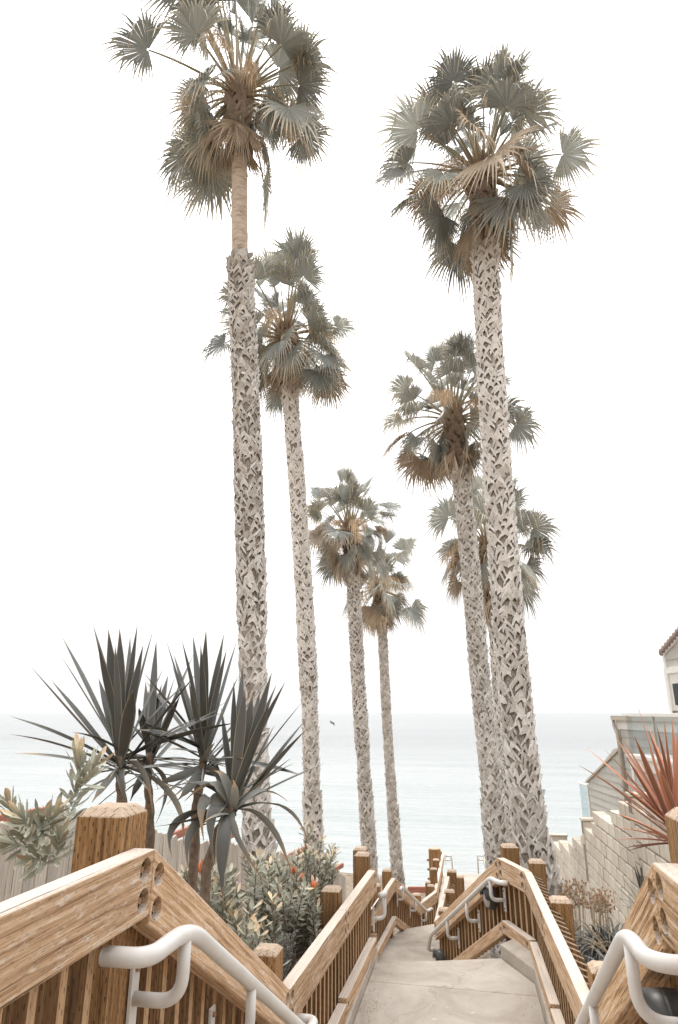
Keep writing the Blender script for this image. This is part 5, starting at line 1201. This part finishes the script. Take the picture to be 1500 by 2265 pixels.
# dry flower stalks
def stalks(label, x0, x1, ybase, ytop, dist, n, seed):
    g = random.Random(seed); p0 = hd((x0 + x1) / 2, ybase, dist); t = thing('dry_flower_plant', label, 'plant', (p0.x, p0.y, gz(p0.x, p0.y)), 'dry brown flower stalks by the block wall'); b_, s2 = MB(), MB()
    for k in range(n):
        px = g.uniform(x0, x1); dd = g.uniform(-0.4, 0.4); top = hd(px + g.uniform(-8, 8), g.uniform(ytop, ytop + (ybase - ytop) * 0.6), dist + dd); a = hd(px, ybase, dist + dd); a.z = gz(a.x, a.y)
        pts = bez(a, a.lerp(top, 0.6), top, 5); b_.tube(pts, 0.004, 4)
        for j in range(7):
            q = top + Vector((g.uniform(-1, 1), g.uniform(-1, 1), g.uniform(-1.4, 0.6))) * 0.07; r_ = g.uniform(0.008, 0.016); b_.tube([top - UP * 0.1, q], 0.002, 3)
            s2.tube([q - UP * r_, q, q + UP * r_], [r_ * 0.4, r_, r_ * 0.3], 5)
    world_mesh(b_, 'stalks', M['straw'], t, Matrix.Translation(p0), kind='stuff'); world_mesh(s2, 'seed_heads', M['seed'], t, Matrix.Translation(p0), kind='stuff')
stalks('brown dry flower stalks left of the middle wall pilaster', 1240, 1292, 2020, 1950, 10.0, 26, 101)
stalks('brown dry flower stalks right of the middle wall pilaster', 1305, 1345, 2030, 1965, 9.0, 22, 102)
t = thing('dry_grass', 'pale dry grass stalks leaning over the dark clumps at the right', 'grass', (1.4, 5.4, -2.5)); g = random.Random(103); b_ = MB()
for k in range(16):
    a = hd(g.uniform(1330, 1400), g.uniform(2080, 2160), 5.6 + g.uniform(-0.3, 0.3)); e = hd(g.uniform(1270, 1310), g.uniform(2010, 2110), 5.9 + g.uniform(-0.3, 0.3)); b_.ribbon(bez(a, a.lerp(e, 0.5) + UP * 0.06, e, 6), [0.0025, 0.0025, 0.002, 0.002, 0.0015, 0.001], UP, 0.2)
world_mesh(b_, 'blades', M['straw'], t, Matrix.Translation((1.4, 5.4, -2.5)), kind='stuff')

# fallen leaf bits and grit swept against the kerbs
g = random.Random(110); b_ = MB()
for k in range(520):
    y = g.uniform(4.8, 8.4); e_ = abs(g.gauss(0, 0.10)) + 0.012; x = (-1.19 + e_) if g.random() < 0.6 else (0.56 - e_)
    if g.random() < 0.15: x = g.uniform(-1.1, 0.5)
    if y > 8.1 and x > 0.3: continue
    a = g.uniform(0, 6.28); l_ = g.uniform(0.003, 0.014); d_ = Vector((math.cos(a), math.sin(a), 0)); p = Vector((x, y, FL1 + 0.004)); sd = Vector((-d_.y, d_.x, 0)); b_.cur = g.random()
    b_.ribbon([p - d_ * l_, p + UP * g.uniform(0.002, 0.008), p + d_ * l_], [0.001, l_ * 0.35, 0.001], sd, 0.3)
o = world_mesh(b_, 'leaf_litter', M['dead'], None, Matrix.Translation((-0.3, 6.5, FL1)), kind='stuff'); tag(o, 'scattered dry leaf bits along the kerbs of the first landing', 'leaf litter')

# ---------------------------------------------------------------- bird over the sea
bc = hd(735, 1599, 70); bd = thing('bird', 'small dark bird flying over the sea right of the second palm', 'bird', tuple(bc))
b_ = MB(); b_.tube([bc + CR * -0.22, bc + CR * -0.1, bc + CR * 0.06, bc + CR * 0.2, bc + CR * 0.26], [0.02, 0.06, 0.065, 0.04, 0.01], 8); world_mesh(b_, 'body', M['bird'], bd, Matrix.Translation(bc), smooth=True)
for s_, tp in ((1, Vector((0.25, 0.15, -0.35))), (-1, Vector((-0.3, 0.3, 0.12)))):
    b_ = MB(); b_.ribbon([bc, bc + CR * tp.x * 0.5 + UP * tp.z * 0.3 + CF * tp.y, bc + CR * tp.x + UP * tp.z + CF * tp.y], [0.09, 0.09, 0.01], CR, 0.1); world_mesh(b_, 'wing', M['bird'], bd, Matrix.Translation(bc))
